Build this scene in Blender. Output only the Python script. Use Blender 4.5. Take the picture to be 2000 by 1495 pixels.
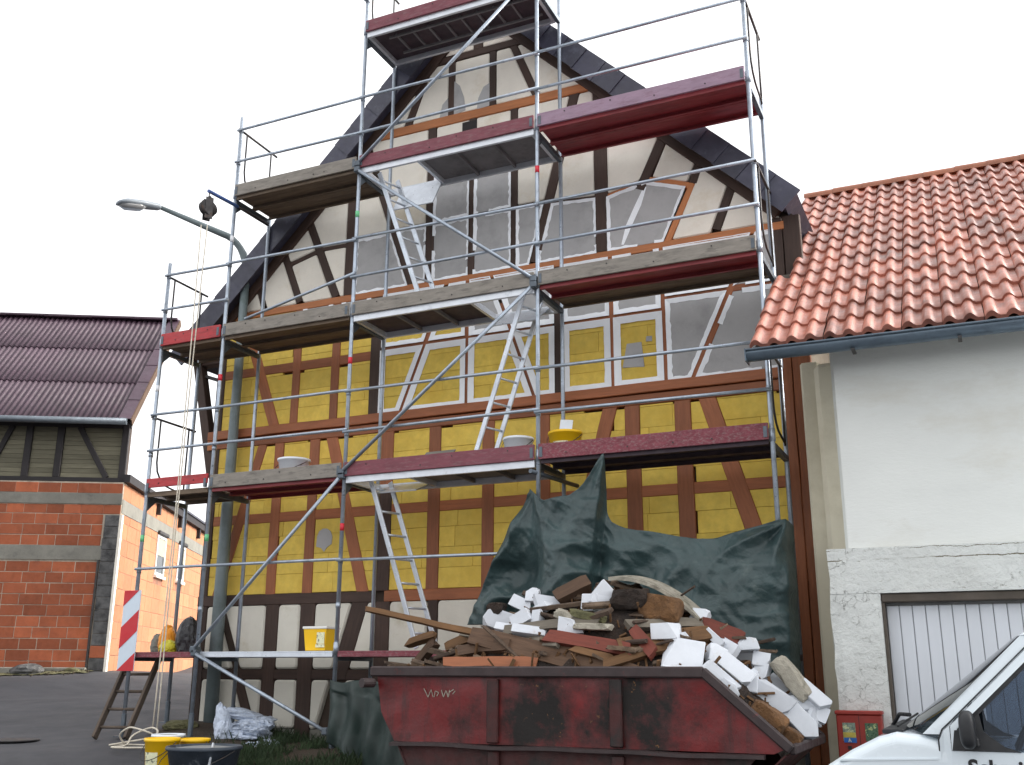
import bpy, bmesh, math, random
from mathutils import Vector, Matrix, noise, Euler
R = math.radians
random.seed(11)
for o in list(bpy.data.objects): bpy.data.objects.remove(o)
scn = bpy.context.scene
COL = scn.collection

# ------------------------------------------------------------------ camera
FPX, PITCH, YAW, ROLL = 1993.74, .2767, -.4302, .0037      # focal length in px of a 2000 px wide frame
EYE = Vector((8.7274, -9.9654, 1.65))
c_f = Vector((math.sin(YAW)*math.cos(PITCH), math.cos(YAW)*math.cos(PITCH), math.sin(PITCH)))
c_r = Vector((math.cos(YAW), -math.sin(YAW), 0)); c_u = c_r.cross(c_f)
c_r, c_u = c_r*math.cos(ROLL)+c_u*math.sin(ROLL), c_u*math.cos(ROLL)-c_r*math.sin(ROLL)
cam = bpy.data.cameras.new('camera'); camo = bpy.data.objects.new('camera', cam); COL.objects.link(camo)
cam.sensor_width = 36; cam.lens = FPX/2000*36; cam.clip_start = .1; cam.clip_end = 2000
camo.matrix_world = Matrix(((c_r.x, c_u.x, -c_f.x, EYE.x), (c_r.y, c_u.y, -c_f.y, EYE.y), (c_r.z, c_u.z, -c_f.z, EYE.z), (0, 0, 0, 1)))
scn.camera = camo

# ------------------------------------------------------------------ sky, sun, exposure
SUN_AZ, SUN_EL = R(62), R(31)                 # azimuth from +Y towards +X: behind the gable, to the right
w = bpy.data.worlds.new('World'); scn.world = w; w.use_nodes = True
nt = w.node_tree; nt.nodes.clear()
out = nt.nodes.new('ShaderNodeOutputWorld'); bg = nt.nodes.new('ShaderNodeBackground')
sky = nt.nodes.new('ShaderNodeTexSky'); sky.sky_type = 'NISHITA'; sky.sun_disc = False
sky.sun_elevation = SUN_EL; sky.sun_rotation = SUN_AZ; sky.dust_density = 4.0; sky.air_density = 1.0; sky.ozone_density = 1.0
hs = nt.nodes.new('ShaderNodeHueSaturation'); hs.inputs['Saturation'].default_value = .22
cl = nt.nodes.new('ShaderNodeMix'); cl.data_type = 'RGBA'; cl.blend_type = 'LIGHTEN'; cl.inputs[0].default_value = 1; cl.inputs[7].default_value = (3.6, 3.62, 3.68, 1)   # thin even cloud deck over the blue
nt.links.new(sky.outputs[0], hs.inputs['Color']); nt.links.new(hs.outputs[0], cl.inputs[6]); nt.links.new(cl.outputs[2], bg.inputs[0]); nt.links.new(bg.outputs[0], out.inputs[0])
bg.inputs[1].default_value = .15
sl = bpy.data.lights.new('sun', 'SUN'); sl.energy = 1.1; sl.angle = R(2); sl.color = (1, .93, .82)
so = bpy.data.objects.new('sun', sl); COL.objects.link(so); so.location = (20, 15, 25)
sd_ = Vector((math.sin(SUN_AZ)*math.cos(SUN_EL), math.cos(SUN_AZ)*math.cos(SUN_EL), math.sin(SUN_EL)))
so.rotation_euler = (-sd_).to_track_quat('-Z', 'Y').to_euler()
vs = scn.view_settings; vs.view_transform = 'Standard'; vs.look = 'None'; vs.exposure = 1.5; vs.gamma = 1; vs.use_curve_mapping = False
scn.render.engine = 'CYCLES'
scn.render.resolution_x = 1024; scn.render.resolution_y = 765

# ------------------------------------------------------------------ survey helper: a point measured in the photograph, on a known plane of the place
def ray(px, py): return c_f+c_r*((px-1000)/FPX)-c_u*((py-747.5)/FPX)
def at(px, py, Y):
    d = ray(px, py); return EYE+d*((Y-EYE.y)/d.y)
def A(px, py, Y=1.0):
    p = at(px, py, Y); return (p.x, p.z)

# ------------------------------------------------------------------ materials
def srgb(r, g, b):
    f = lambda c: (c/255/12.92 if c/255 <= .04045 else ((c/255+.055)/1.055)**2.4)
    return (f(r), f(g), f(b), 1)
class NT:
    def __init__(s, name):
        s.m = bpy.data.materials.new(name); s.m.use_nodes = True; s.t = s.m.node_tree; s.t.nodes.clear()
        s.out = s.n('ShaderNodeOutputMaterial'); s.b = s.n('ShaderNodeBsdfPrincipled'); s.l(s.b.outputs[0], s.out.inputs[0])
    def n(s, t, **k):
        x = s.t.nodes.new(t)
        for a, v in k.items(): setattr(x, a, v)
        return x
    def l(s, a, b): s.t.links.new(a, b)
    def noise(s, vec, scale, detail=5, rough=.6, lo=None, hi=None):
        x = s.n('ShaderNodeTexNoise'); x.inputs['Scale'].default_value = scale; x.inputs['Detail'].default_value = detail; x.inputs['Roughness'].default_value = rough
        s.l(vec, x.inputs['Vector'])
        if lo is None: return x.outputs['Fac']
        return s.rng(x.outputs['Fac'], lo, hi)
    def rng(s, v, lo, hi, a=0., b=1.):
        r = s.n('ShaderNodeMapRange'); r.inputs[1].default_value = lo; r.inputs[2].default_value = hi; r.inputs[3].default_value = a; r.inputs[4].default_value = b
        s.l(v, r.inputs[0]); return r.outputs[0]
    def mix(s, f, a, b, mode='MIX'):
        x = s.n('ShaderNodeMix', data_type='RGBA', blend_type=mode)
        for i, v in ((0, f), (6, a), (7, b)):
            if hasattr(v, 'links'): s.l(v, x.inputs[i])
            else: x.inputs[i].default_value = v
        return x.outputs[2]
    def math(s, op, a, b=0.):
        x = s.n('ShaderNodeMath', operation=op)
        for i, v in ((0, a), (1, b)):
            if hasattr(v, 'links'): s.l(v, x.inputs[i])
            else: x.inputs[i].default_value = v
        return x.outputs[0]
    def pos(s): return s.n('ShaderNodeNewGeometry').outputs['Position']
    def objco(s, sc=(1, 1, 1)):
        tc = s.n('ShaderNodeTexCoord'); oi = s.n('ShaderNodeObjectInfo')
        add = s.n('ShaderNodeVectorMath', operation='ADD'); mul = s.n('ShaderNodeVectorMath', operation='MULTIPLY')
        sc_ = s.n('ShaderNodeVectorMath', operation='SCALE'); cm = s.n('ShaderNodeCombineXYZ')
        for i in range(3): s.l(oi.outputs['Random'], cm.inputs[i])
        s.l(cm.outputs[0], sc_.inputs[0]); sc_.inputs['Scale'].default_value = 37.
        mul.inputs[1].default_value = sc; s.l(tc.outputs['Object'], mul.inputs[0])
        s.l(mul.outputs[0], add.inputs[0]); s.l(sc_.outputs[0], add.inputs[1]); return add.outputs[0]
    def rnd(s): return s.n('ShaderNodeObjectInfo').outputs['Random']
    def bump(s, h, strength, dist=.01):
        b = s.n('ShaderNodeBump'); b.inputs['Strength'].default_value = strength; b.inputs['Distance'].default_value = dist
        s.l(h, b.inputs['Height']); s.l(b.outputs[0], s.b.inputs['Normal'])
    def col(s, c): s.l(c, s.b.inputs['Base Color']) if hasattr(c, 'links') else setattr(s.b.inputs['Base Color'], 'default_value', c)
    def rough(s, v): s.l(v, s.b.inputs['Roughness']) if hasattr(v, 'links') else setattr(s.b.inputs['Roughness'], 'default_value', v)
def scale_c(c, k): return (min(1, c[0]*k), min(1, c[1]*k), min(1, c[2]*k), 1)
def surf(name, c, rough=.75, sc=4., var=.25, objvar=.15, dirt=None, dsc=1.5, dlo=.52, dhi=.68, bump=.25, bsc=60., bdist=.004, metal=0., obj=False, spec=.5, stretch=(1, 1, 1), coat=0):
    t = NT(name); v = t.objco(stretch) if obj else t.pos()
    if not obj and stretch != (1, 1, 1):
        m = t.n('ShaderNodeVectorMath', operation='MULTIPLY'); m.inputs[1].default_value = stretch; t.l(v, m.inputs[0]); v = m.outputs[0]
    k = t.mix(t.noise(v, sc, 6, .65, .3, .7), scale_c(c, 1-var), scale_c(c, 1+var))
    if objvar:
        k = t.mix(1., k, t.mix(t.rnd(), (1-objvar,)*3+(1,), (1+objvar*.6,)*3+(1,)), 'MULTIPLY')
    if dirt: k = t.mix(t.noise(v, dsc, 8, .7, dlo, dhi), k, dirt)
    t.col(k); t.rough(t.rng(t.noise(v, sc*2.3, 4), .3, .7, max(.02, rough-.12), min(1, rough+.12)))
    t.b.inputs['Metallic'].default_value = metal; t.b.inputs['Specular IOR Level'].default_value = spec
    t.b.inputs['Coat Weight'].default_value = coat
    if bump: t.bump(t.noise(v, bsc, 6, .7), bump, bdist)
    return t.m
def wood(name, c, dark=.45, rough=.7, sheen=.4, knots=True, objvar=.22):
    t = NT(name); v = t.objco((1.2, 14, 14)); v2 = t.objco((.9, 3, 3))
    g = t.noise(v, 2.2, 7, .7, .3, .72); b = t.noise(v2, 1.6, 5, .6, .35, .7)
    k = t.mix(g, scale_c(c, 1.18), scale_c(c, dark+.15)); k = t.mix(t.math('MULTIPLY', b, .55), k, scale_c(c, dark))
    k = t.mix(1., k, t.mix(t.rnd(), (1-objvar,)*3+(1,), (1+objvar*.6,)*3+(1,)), 'MULTIPLY')
    t.col(k); t.rough(rough); t.b.inputs['Specular IOR Level'].default_value = sheen; t.bump(g, .35, .004); return t.m
M = {}
M['dark_timber'] = wood('dark_timber', srgb(74, 56, 48))
M['black_timber'] = wood('black_timber', srgb(48, 44, 46))
M['brown_timber'] = wood('brown_timber', srgb(160, 96, 60), .55, .55)
M['orange_timber'] = wood('orange_timber', srgb(198, 126, 78), .62, .6)
M['grey_wood'] = wood('grey_wood', srgb(126, 118, 106), .5, .85)
M['ladder_wood'] = wood('ladder_wood', srgb(98, 86, 76), .5, .8)
M['raw_wood'] = wood('raw_wood', srgb(120, 88, 58), .4, .85)
M['old_wood'] = wood('old_wood', srgb(96, 74, 58), .4, .85)
M['red_wood'] = wood('red_wood', srgb(120, 58, 44), .5, .7)
M['yellow_block'] = surf('yellow_block', srgb(226, 196, 92), .9, 9, .12, .16, srgb(208, 172, 70), 2.4, .42, .78, .45, 70, .006)
M['cream_plaster'] = surf('cream_plaster', srgb(232, 226, 214), .9, 2.5, .07, .05, srgb(204, 188, 158), 1.1, .55, .8, .35, 45, .006)
M['white_plaster'] = surf('white_plaster', srgb(214, 210, 198), .9, 2.5, .06, .05, srgb(178, 168, 140), 1.6, .58, .82, .35, 45, .006)
M['grey_plaster'] = surf('grey_plaster', srgb(172, 171, 171), .85, 3., .08, .06, srgb(152, 151, 151), 2.4, .5, .7, .25, 30, .004)
M['tape'] = surf('tape', srgb(243, 246, 250), .55, 6, .04, .03, None, bump=.1, bsc=25)
M['wall_core'] = surf('wall_core', srgb(70, 58, 50), .95)
M['slate'] = surf('slate', srgb(58, 58, 74), .5, 6, .2, .3, srgb(84, 86, 100), 5, .55, .8, .3, 40)
M['galv'] = surf('galv', srgb(166, 176, 188), .38, 9, .16, .0, srgb(112, 118, 124), 7, .55, .8, .1, 80, .002, metal=.6)
M['galv_white'] = surf('galv_white', srgb(214, 218, 224), .4, 6, .06, .0, srgb(160, 164, 168), 5, .58, .8, .08, 60, .002, metal=.35)
M['galv_dark'] = surf('galv_dark', srgb(92, 100, 108), .5, 8, .2, .0, None, bump=.15, bsc=60, metal=.5)
M['toe_red'] = surf('toe_red', srgb(176, 52, 56), .6, 4, .15, .0, srgb(128, 40, 44), 5, .5, .75, .2, 50, stretch=(1, 4, 4))
M['toe_maroon'] = surf('toe_maroon', srgb(122, 66, 76), .7, 5, .2, .0, srgb(134, 106, 108), 9, .52, .78, .25, 60, stretch=(1, 4, 4))
M['toe_purple'] = surf('toe_purple', srgb(150, 124, 142), .6, 4, .15, .0, srgb(126, 92, 108), 6, .5, .75, .2, 50, stretch=(1, 4, 4))
M['toe_worn'] = surf('toe_worn', srgb(126, 62, 72), .8, 14, .25, .0, srgb(142, 118, 118), 26, .48, .72, .3, 70, stretch=(1, 2, 2))
M['toe_grey'] = surf('toe_grey', srgb(138, 132, 124), .9, 6, .22, .0, srgb(88, 84, 80), 5, .52, .72, .35, 50, stretch=(.7, 3, 3))
M['deck_red'] = surf('deck_red', srgb(140, 50, 56), .55, 4, .22, .0, srgb(96, 36, 40), 3, .5, .75, .15, 40, stretch=(.5, 3, 3))
M['deck_brown'] = surf('deck_brown', srgb(112, 96, 80), .8, 5, .25, .0, srgb(70, 58, 48), 3, .5, .75, .25, 40, stretch=(.5, 4, 4))
M['deck_grey'] = surf('deck_grey', srgb(120, 118, 120), .8, 4, .12, .0, srgb(96, 94, 96), 3, .5, .7, .15, 40)
M['deck_dark'] = surf('deck_dark', srgb(62, 50, 58), .7, 4, .2, .0, srgb(80, 60, 66), 3, .5, .7, .15, 40)
M['alu'] = surf('alu', srgb(206, 212, 220), .38, 8, .08, 0, srgb(160, 166, 172), 9, .58, .75, .06, 70, .002, metal=.55)
M['band_red'] = surf('band_red', srgb(206, 40, 58), .5, 8, .1, 0, None, bump=0)
M['band_green'] = surf('band_green', srgb(110, 196, 140), .5, 8, .1, 0, None, bump=0)
M['band_white'] = surf('band_white', srgb(230, 232, 236), .5, 8, .05, 0, None, bump=0)
M['lamp_paint'] = surf('lamp_paint', srgb(112, 124, 126), .5, 3, .12, 0, srgb(90, 102, 100), 4, .5, .75, .1, 40)
M['lamp_head'] = surf('lamp_head', srgb(140, 148, 156), .45, 3, .1, 0, None, bump=0)
M['roof_tile'] = surf('roof_tile', srgb(168, 106, 88), .40, 7, .22, .34, srgb(92, 62, 54), 2.0, .48, .72, .3, 70, .004, spec=.8)
M['roof_tile_ridge'] = surf('roof_tile_ridge', srgb(150, 92, 66), .6, 6, .2, .2, None)
M['zinc'] = surf('zinc', srgb(96, 110, 122), .42, 3, .12, 0, srgb(70, 80, 90), 3, .5, .75, .08, 30, metal=.45)
M['door_white'] = surf('door_white', srgb(206, 210, 216), .5, 2, .03, .03, srgb(160, 152, 140), 1.9, .66, .86, .05, 40, stretch=(3, 1, .5))
M['door_joint'] = surf('door_joint', srgb(132, 132, 132), .7)
M['dark_trim'] = surf('dark_trim', srgb(86, 78, 70), .8)
M['brick'] = surf('brick', srgb(160, 88, 58), .9, 6, .2, .34, srgb(124, 70, 50), 3, .5, .75, .35, 60, .006)
M['brick_sunlit'] = surf('brick_sunlit', srgb(166, 114, 82), .9, 4, .14, .18, srgb(148, 98, 68), 2, .5, .75, .3, 50, .006)  # barn brick made paler for the side wall: sunlight put into its colour
M['mortar'] = surf('mortar', srgb(172, 160, 144), .95, 8, .2, 0, srgb(130, 118, 104), 3, .5, .7, .4, 60)
M['mortar_red'] = surf('mortar_red', srgb(140, 96, 76), .95, 8, .2, 0, srgb(112, 84, 70), 3, .5, .7, .4, 60)
M['concrete'] = surf('concrete', srgb(126, 124, 116), .95, 5, .22, .08, srgb(84, 82, 78), 2.5, .5, .75, .45, 40, .01)
M['concrete_dark'] = surf('concrete_dark', srgb(92, 92, 92), .95, 5, .3, .1, srgb(46, 46, 48), 3.5, .45, .65, .5, 30, .015)
M['plank_grey'] = wood('plank_grey', srgb(120, 116, 98), .6, .9)
M['corrugated'] = surf('corrugated', srgb(64, 44, 58), .55, 3, .15, .12, srgb(48, 32, 43), 2, .5, .75, .1, 40, spec=.6)
M['asphalt'] = surf('asphalt', srgb(62, 62, 66), .85, 1.1, .2, 0, srgb(52, 52, 56), .5, .48, .7, .5, 140, .006)
M['soil'] = surf('soil', srgb(62, 50, 38), .95, 6, .3, 0, srgb(40, 34, 26), 3, .5, .7, .8, 40, .03)
M['grass'] = surf('grass', srgb(36, 54, 26), .8, 5, .35, 0, srgb(56, 58, 32), 4, .55, .75, 0)
M['tarp'] = surf('tarp', srgb(54, 75, 76), .42, 3, .16, 0, srgb(38, 52, 54), 2.2, .48, .72, .25, 16, .008, spec=.45)
t = NT('tarp'); v = t.pos(); wp = t.n('ShaderNodeVectorMath', operation='MULTIPLY_ADD'); wn_ = t.n('ShaderNodeTexNoise'); wn_.inputs['Scale'].default_value = 3; wn_.inputs['Detail'].default_value = 4; t.l(v, wn_.inputs['Vector'])
t.l(wn_.outputs['Color'], wp.inputs[0]); wp.inputs[1].default_value = (.35, .35, .35); t.l(v, wp.inputs[2])
vc = t.n('ShaderNodeTexVoronoi', feature='DISTANCE_TO_EDGE'); vc.inputs['Scale'].default_value = 5.5; t.l(wp.outputs[0], vc.inputs['Vector']); vd = t.n('ShaderNodeTexVoronoi', feature='DISTANCE_TO_EDGE'); vd.inputs['Scale'].default_value = 15; t.l(wp.outputs[0], vd.inputs['Vector'])
cre = t.math('ADD', t.rng(vc.outputs['Distance'], 0, .22), t.math('MULTIPLY', t.rng(vd.outputs['Distance'], 0, .2), .35))
k = t.mix(t.noise(v, 2.2, 6, .65, .35, .7), srgb(56, 76, 77), srgb(42, 58, 59)); k = t.mix(t.math('MULTIPLY', t.noise(v, 5, 8, .75, .55, .8), .5), k, srgb(112, 122, 116)); t.col(k); t.rough(t.noise(v, 6, 4, .6, .0, 1.) and .46)
t.bump(cre, .22, .015); M['tarp'] = t.m
M['tarp_dark'] = surf('tarp_dark', srgb(24, 42, 38), .55, 3, .2, 0, srgb(16, 28, 26), 2.2, .5, .75, .2, 22, .008)
M['skip_red'] = surf('skip_red', srgb(122, 22, 22), .55, 5, .3, .0, srgb(38, 24, 20), 1.9, .47, .62, .35, 26, .008)
t = NT('skip_red'); v = t.pos(); st_ = t.n('ShaderNodeVectorMath', operation='MULTIPLY'); st_.inputs[1].default_value = (5, 5, .8); t.l(v, st_.inputs[0])
k = t.mix(t.noise(v, 4, 6, .65, .35, .7), srgb(108, 10, 12), srgb(72, 9, 10)); k = t.mix(t.noise(st_.outputs[0], 1.6, 6, .65, .5, .72), k, srgb(48, 14, 13))
grime = t.noise(v, 1.25, 7, .66, .5, .63); k = t.mix(grime, k, srgb(24, 19, 17)); k = t.mix(t.math('MULTIPLY', grime, t.noise(v, 16, 6, .75, .62, .68)), k, srgb(128, 88, 52))
k = t.mix(t.noise(v, 30, 4, .8, .70, .73), k, srgb(40, 22, 20)); k = t.mix(t.noise(v, 11, 8, .8, .73, .75), k, srgb(150, 132, 120))
t.col(k); t.rough(t.rng(grime, 0, 1, .42, .8)); t.bump(t.math('ADD', t.noise(v, 9, 6, .7), t.math('MULTIPLY', grime, .3)), .35, .012); M['skip_red'] = t.m
M['skip_dirty'] = surf('skip_dirty', srgb(72, 26, 24), .65, 4, .3, .0, srgb(30, 22, 20), 2.0, .44, .6, .3, 30, .006)
M['skip_rim'] = surf('skip_rim', srgb(52, 40, 40), .6, 5, .3, .0, srgb(104, 34, 30), 6, .6, .72, .3, 30, .006)
M['foam'] = surf('foam', srgb(206, 210, 216), .8, 14, .04, .1, srgb(176, 170, 160), 7, .6, .8, .25, 120, .003)
M['rubble'] = surf('rubble', srgb(54, 42, 34), .95, 9, .5, 0, srgb(36, 28, 24), 5, .45, .65, 1., 22, .06)
t = NT('lath_mix'); rp2 = t.n('ShaderNodeNewGeometry').outputs['Random Per Island']; v = t.pos()
k = t.mix(rp2, srgb(58, 44, 36), srgb(116, 98, 80)); k = t.mix(t.noise(v, 12, 6, .7, .45, .7), k, srgb(48, 36, 28)); t.col(k); t.rough(.9); t.bump(t.noise(v, 40, 5), .4, .01); M['lath_mix'] = t.m
M['clay'] = surf('clay', srgb(112, 80, 50), .95, 8, .45, .1, srgb(80, 58, 40), 6, .5, .7, .8, 30, .03)
M['slab'] = surf('slab', srgb(166, 160, 146), .9, 8, .25, .15, srgb(92, 88, 72), 7, .5, .68, .6, 40, .02)
M['bucket_yellow'] = surf('bucket_yellow', srgb(244, 194, 18), .4, 3, .05, 0, srgb(214, 176, 60), 6, .66, .85, .05, 30)
M['bucket_white'] = surf('bucket_white', srgb(228, 234, 240), .45, 3, .04, 0, srgb(180, 186, 190), 6, .64, .85, .05, 30)
M['tub_black'] = surf('tub_black', srgb(50, 58, 68), .6, 6, .3, 0, srgb(140, 146, 150), 7, .57, .72, .2, 40)
M['tub_cement'] = surf('tub_cement', srgb(122, 124, 124), .9, 6, .2, 0, None)
M['label_print'] = surf('label_print', srgb(226, 226, 190), .6, 30, .12, 0, srgb(70, 80, 84), 26, .56, .6, 0)
M['rope'] = surf('rope', srgb(206, 198, 182), .9, 30, .15, 0, None, bump=.4, bsc=200)
M['iron'] = surf('iron', srgb(62, 60, 60), .6, 9, .3, 0, srgb(90, 66, 50), 8, .55, .75, .2, 60, metal=.4)
M['blue_paint'] = surf('blue_paint', srgb(64, 92, 150), .5, 6, .15, 0, None)
M['bag_white'] = surf('bag_white', srgb(190, 200, 216), .45, 9, .14, 0, srgb(96, 104, 118), 9, .52, .7, .35, 26, .015)
M['bag_black'] = surf('bag_black', srgb(30, 30, 34), .35, 5, .2, 0, None, bump=.4, bsc=18, bdist=.02)
M['bag_orange'] = surf('bag_orange', srgb(236, 150, 30), .5, 5, .12, 0, None, bump=.4, bsc=18, bdist=.02)
M['bag_lime'] = surf('bag_lime', srgb(206, 196, 50), .5, 5, .12, 0, None, bump=.4, bsc=18, bdist=.02)
M['van_white'] = surf('van_white', srgb(214, 224, 230), .25, 1, .02, 0, None, bump=0, spec=.5, coat=.6)
M['rubber'] = surf('rubber', srgb(30, 32, 35), .5, 8, .15, 0, None, bump=.1)
M['van_dark'] = surf('van_dark', srgb(24, 26, 30), .6, 8, .1, 0, None, bump=0)
M['seat'] = surf('seat', srgb(58, 66, 88), .9, 8, .2, 0, None)
M['sign_red'] = surf('sign_red', srgb(196, 28, 40), .45, 5, .08, 0, srgb(160, 30, 36), 5, .6, .8, .03)
M['sign_white'] = surf('sign_white', srgb(206, 218, 230), .45, 5, .05, 0, srgb(170, 180, 190), 6, .62, .8, .03)
M['gum_red'] = surf('gum_red', srgb(142, 42, 32), .5, 4, .15, 0, srgb(98, 30, 26), 4, .55, .75, .1)
M['print_blue'] = surf('print_blue', srgb(26, 92, 168), .5, 4, .05, 0, None, bump=0)
M['print_green'] = surf('print_green', srgb(60, 92, 66), .3, 40, .5, 0, srgb(170, 176, 120), 30, .56, .6, 0)
M['print_mixed'] = surf('print_mixed', srgb(112, 128, 116), .3, 40, .5, 0, srgb(190, 196, 150), 34, .52, .58, 0)
M['print_gold'] = surf('print_gold', srgb(176, 160, 70), .4, 30, .25, 0, None, bump=0)
M['white_frame'] = surf('white_frame', srgb(232, 232, 228), .5, 4, .04, 0, None, bump=0)
M['blind'] = surf('blind', srgb(150, 146, 132), .6, 4, .05, 0, None, bump=0)
M['house_side'] = surf('house_side', srgb(150, 140, 126), .95, 3, .15)
M['moss'] = surf('moss', srgb(98, 96, 66), .95, 8, .4, 0, srgb(60, 56, 42), 5, .5, .7, .8, 30, .03)
def glass_mat(name, tint, transp, rough=.03):
    t = NT(name); t.col(tint); t.rough(rough); t.b.inputs['Specular IOR Level'].default_value = .6
    tr = t.n('ShaderNodeBsdfTransparent'); tr.inputs[0].default_value = (.75, .82, .9, 1)
    mx = t.n('ShaderNodeMixShader'); mx.inputs[0].default_value = transp
    t.l(t.b.outputs[0], mx.inputs[1]); t.l(tr.outputs[0], mx.inputs[2]); t.l(mx.outputs[0], t.out.inputs[0]); return t.m
M['glass'] = glass_mat('glass', (.02, .03, .045, 1), .7)
M['screen_glass'] = glass_mat('screen_glass', (.015, .02, .025, 1), .08)
M['pane'] = glass_mat('pane', (.03, .035, .04, 1), .0)
M['lens'] = glass_mat('lens', (.5, .5, .5, 1), .35, .15)
# rough, cracked old render (lower part of the garage wall)
t = NT('cracked_render'); v = t.pos(); c0 = srgb(216, 219, 216)
vo = t.n('ShaderNodeTexVoronoi', feature='DISTANCE_TO_EDGE'); vo.inputs['Scale'].default_value = 4.2
dn = t.n('ShaderNodeTexNoise'); dn.inputs['Scale'].default_value = 5; dn.inputs['Detail'].default_value = 6; t.l(v, dn.inputs['Vector'])
va = t.n('ShaderNodeVectorMath', operation='MULTIPLY_ADD'); t.l(dn.outputs['Color'], va.inputs[0]); va.inputs[1].default_value = (.5, .5, .5); t.l(v, va.inputs[2]); t.l(va.outputs[0], vo.inputs['Vector'])
cr = t.math('MULTIPLY', t.rng(vo.outputs['Distance'], .0, .007, .8, 0.), t.noise(v, 2.2, 4, .6, .46, .56))
mh = t.n('ShaderNodeVectorMath', operation='MULTIPLY'); mh.inputs[1].default_value = (1, 1, 2.6); t.l(v, mh.inputs[0])
sp = t.noise(mh.outputs[0], 17, 7, .75, .6, .68)
k = t.mix(t.noise(v, 2, 6, .6, .35, .75), c0, srgb(206, 208, 204)); k = t.mix(t.math('MULTIPLY', sp, .7), k, srgb(128, 124, 108)); k = t.mix(cr, k, srgb(84, 80, 62))
sx_ = t.n('ShaderNodeSeparateXYZ'); t.l(v, sx_.inputs[0]); wob = t.math('MULTIPLY', t.math('SUBTRACT', t.noise(v, 5, 5, .7), .5), .06)
for zc_, th_ in ((2.60, .006), (2.685, .004)):
    dl = t.math('ABSOLUTE', t.math('SUBTRACT', t.math('ADD', sx_.outputs[2], wob), zc_)); k = t.mix(t.math('MULTIPLY', t.rng(dl, th_*.4, th_, 1., 0.), t.noise(v, 2.5, 3, .6, .38, .5)), k, srgb(104, 98, 74))
t.col(k); t.rough(.9); t.bump(t.math('SUBTRACT', t.noise(v, 17, 8, .7), t.math('MULTIPLY', cr, .6)), .8, .03); M['cracked_render'] = t.m
M['render_wall'] = surf('render_wall', srgb(218, 220, 216), .9, 1.2, .05, 0, srgb(200, 197, 186), .9, .54, .8, .4, 22, .008, stretch=(.6, 1, 1.6))
M['render_cream'] = surf('render_cream', srgb(206, 200, 180), .9, 1.2, .06, 0, srgb(176, 168, 146), .9, .5, .8, .3, 22, .008)

# ------------------------------------------------------------------ mesh helpers
WM = {}
def ident(): return Matrix.Identity(4)
def link(o, parent, Mw):
    COL.objects.link(o)
    if parent is not None:
        o.parent = parent; o.matrix_parent_inverse = WM[parent.name].inverted()
    o.matrix_basis = Mw; WM[o.name] = Mw.copy(); return o
def tag(o, label, cat=None, group=None, kind=None):
    if label: o['label'] = label
    if cat: o['category'] = cat
    if group: o['group'] = group
    if kind: o['kind'] = kind
    return o
def root(name, loc, label, cat, group=None, rz=0):
    o = bpy.data.objects.new(name, None); o.empty_display_size = .2
    link(o, None, Matrix.Translation(Vector(loc)) @ Matrix.Rotation(rz, 4, 'Z')); return tag(o, label, cat, group)
def mesh(name, V, F, mat, smooth=False, recalc=True):
    me = bpy.data.meshes.new(name); me.from_pydata([tuple(v) for v in V], [], F)
    if recalc:
        bm = bmesh.new(); bm.from_mesh(me); bmesh.ops.recalc_face_normals(bm, faces=bm.faces); bm.to_mesh(me); bm.free()
    if mat is not None: me.materials.append(M[mat] if isinstance(mat, str) else mat)
    if smooth == 'quads':
        for p in me.polygons: p.use_smooth = len(p.vertices) == 4
    elif smooth: me.polygons.foreach_set('use_smooth', [True]*len(me.polygons))
    me.update(); return me
def ob(name, me, parent=None, Mw=None): return link(bpy.data.objects.new(name, me), parent, Mw or ident())
def mk(name, VF, mat, parent=None, Mw=None, smooth=False, recalc=True): return ob(name, mesh(name, VF[0], VF[1], mat, smooth, recalc), parent, Mw)
def join(*vfs):
    V, F = [], []
    for v, f in vfs:
        n = len(V); V += [Vector(p) for p in v]; F += [tuple(i+n for i in q) for q in f]
    return V, F
def xf(VF, Mx): return [Mx @ Vector(v) for v in VF[0]], VF[1]
def box(x0, x1, y0, y1, z0, z1, ch=0.):
    if ch <= 0:
        V = [Vector((x, y, z)) for x in (x0, x1) for y in (y0, y1) for z in (z0, z1)]
        return V, [(0, 1, 3, 2), (4, 6, 7, 5), (0, 4, 5, 1), (2, 3, 7, 6), (0, 2, 6, 4), (1, 5, 7, 3)]
    lo = (x0, y0, z0); hi = (x1, y1, z1); c = [(a+b)/2 for a, b in zip(lo, hi)]; h = [abs(b-a)/2 for a, b in zip(lo, hi)]
    ch = min(ch, .45*min(h)); V = []; idx = {}
    for sx in (-1, 1):
        for sy in (-1, 1):
            for sz in (-1, 1):
                for ax in range(3):
                    p = [c[i]+s*(h[i]-(ch if i != ax else 0)) for i, s in enumerate((sx, sy, sz))]
                    idx[(sx, sy, sz, ax)] = len(V); V.append(Vector(p))
    F = []
    for ax in range(3):
        a, b = [i for i in range(3) if i != ax]
        for s in (-1, 1):
            q = []
            for sa, sb in ((-1, -1), (1, -1), (1, 1), (-1, 1)):
                k = [0, 0, 0]; k[ax] = s; k[a] = sa; k[b] = sb; q.append(idx[(*k, ax)])
            F.append(tuple(q))
        for sa in (-1, 1):
            for sb in (-1, 1):       # edges running along ax
                k0 = [0, 0, 0]; k0[a] = sa; k0[b] = sb; k1 = list(k0); k0[ax] = -1; k1[ax] = 1
                F.append((idx[(*k0, a)], idx[(*k1, a)], idx[(*k1, b)], idx[(*k0, b)]))
    for sx in (-1, 1):
        for sy in (-1, 1):
            for sz in (-1, 1): F.append(tuple(idx[(sx, sy, sz, ax)] for ax in range(3)))
    return V, F
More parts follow.
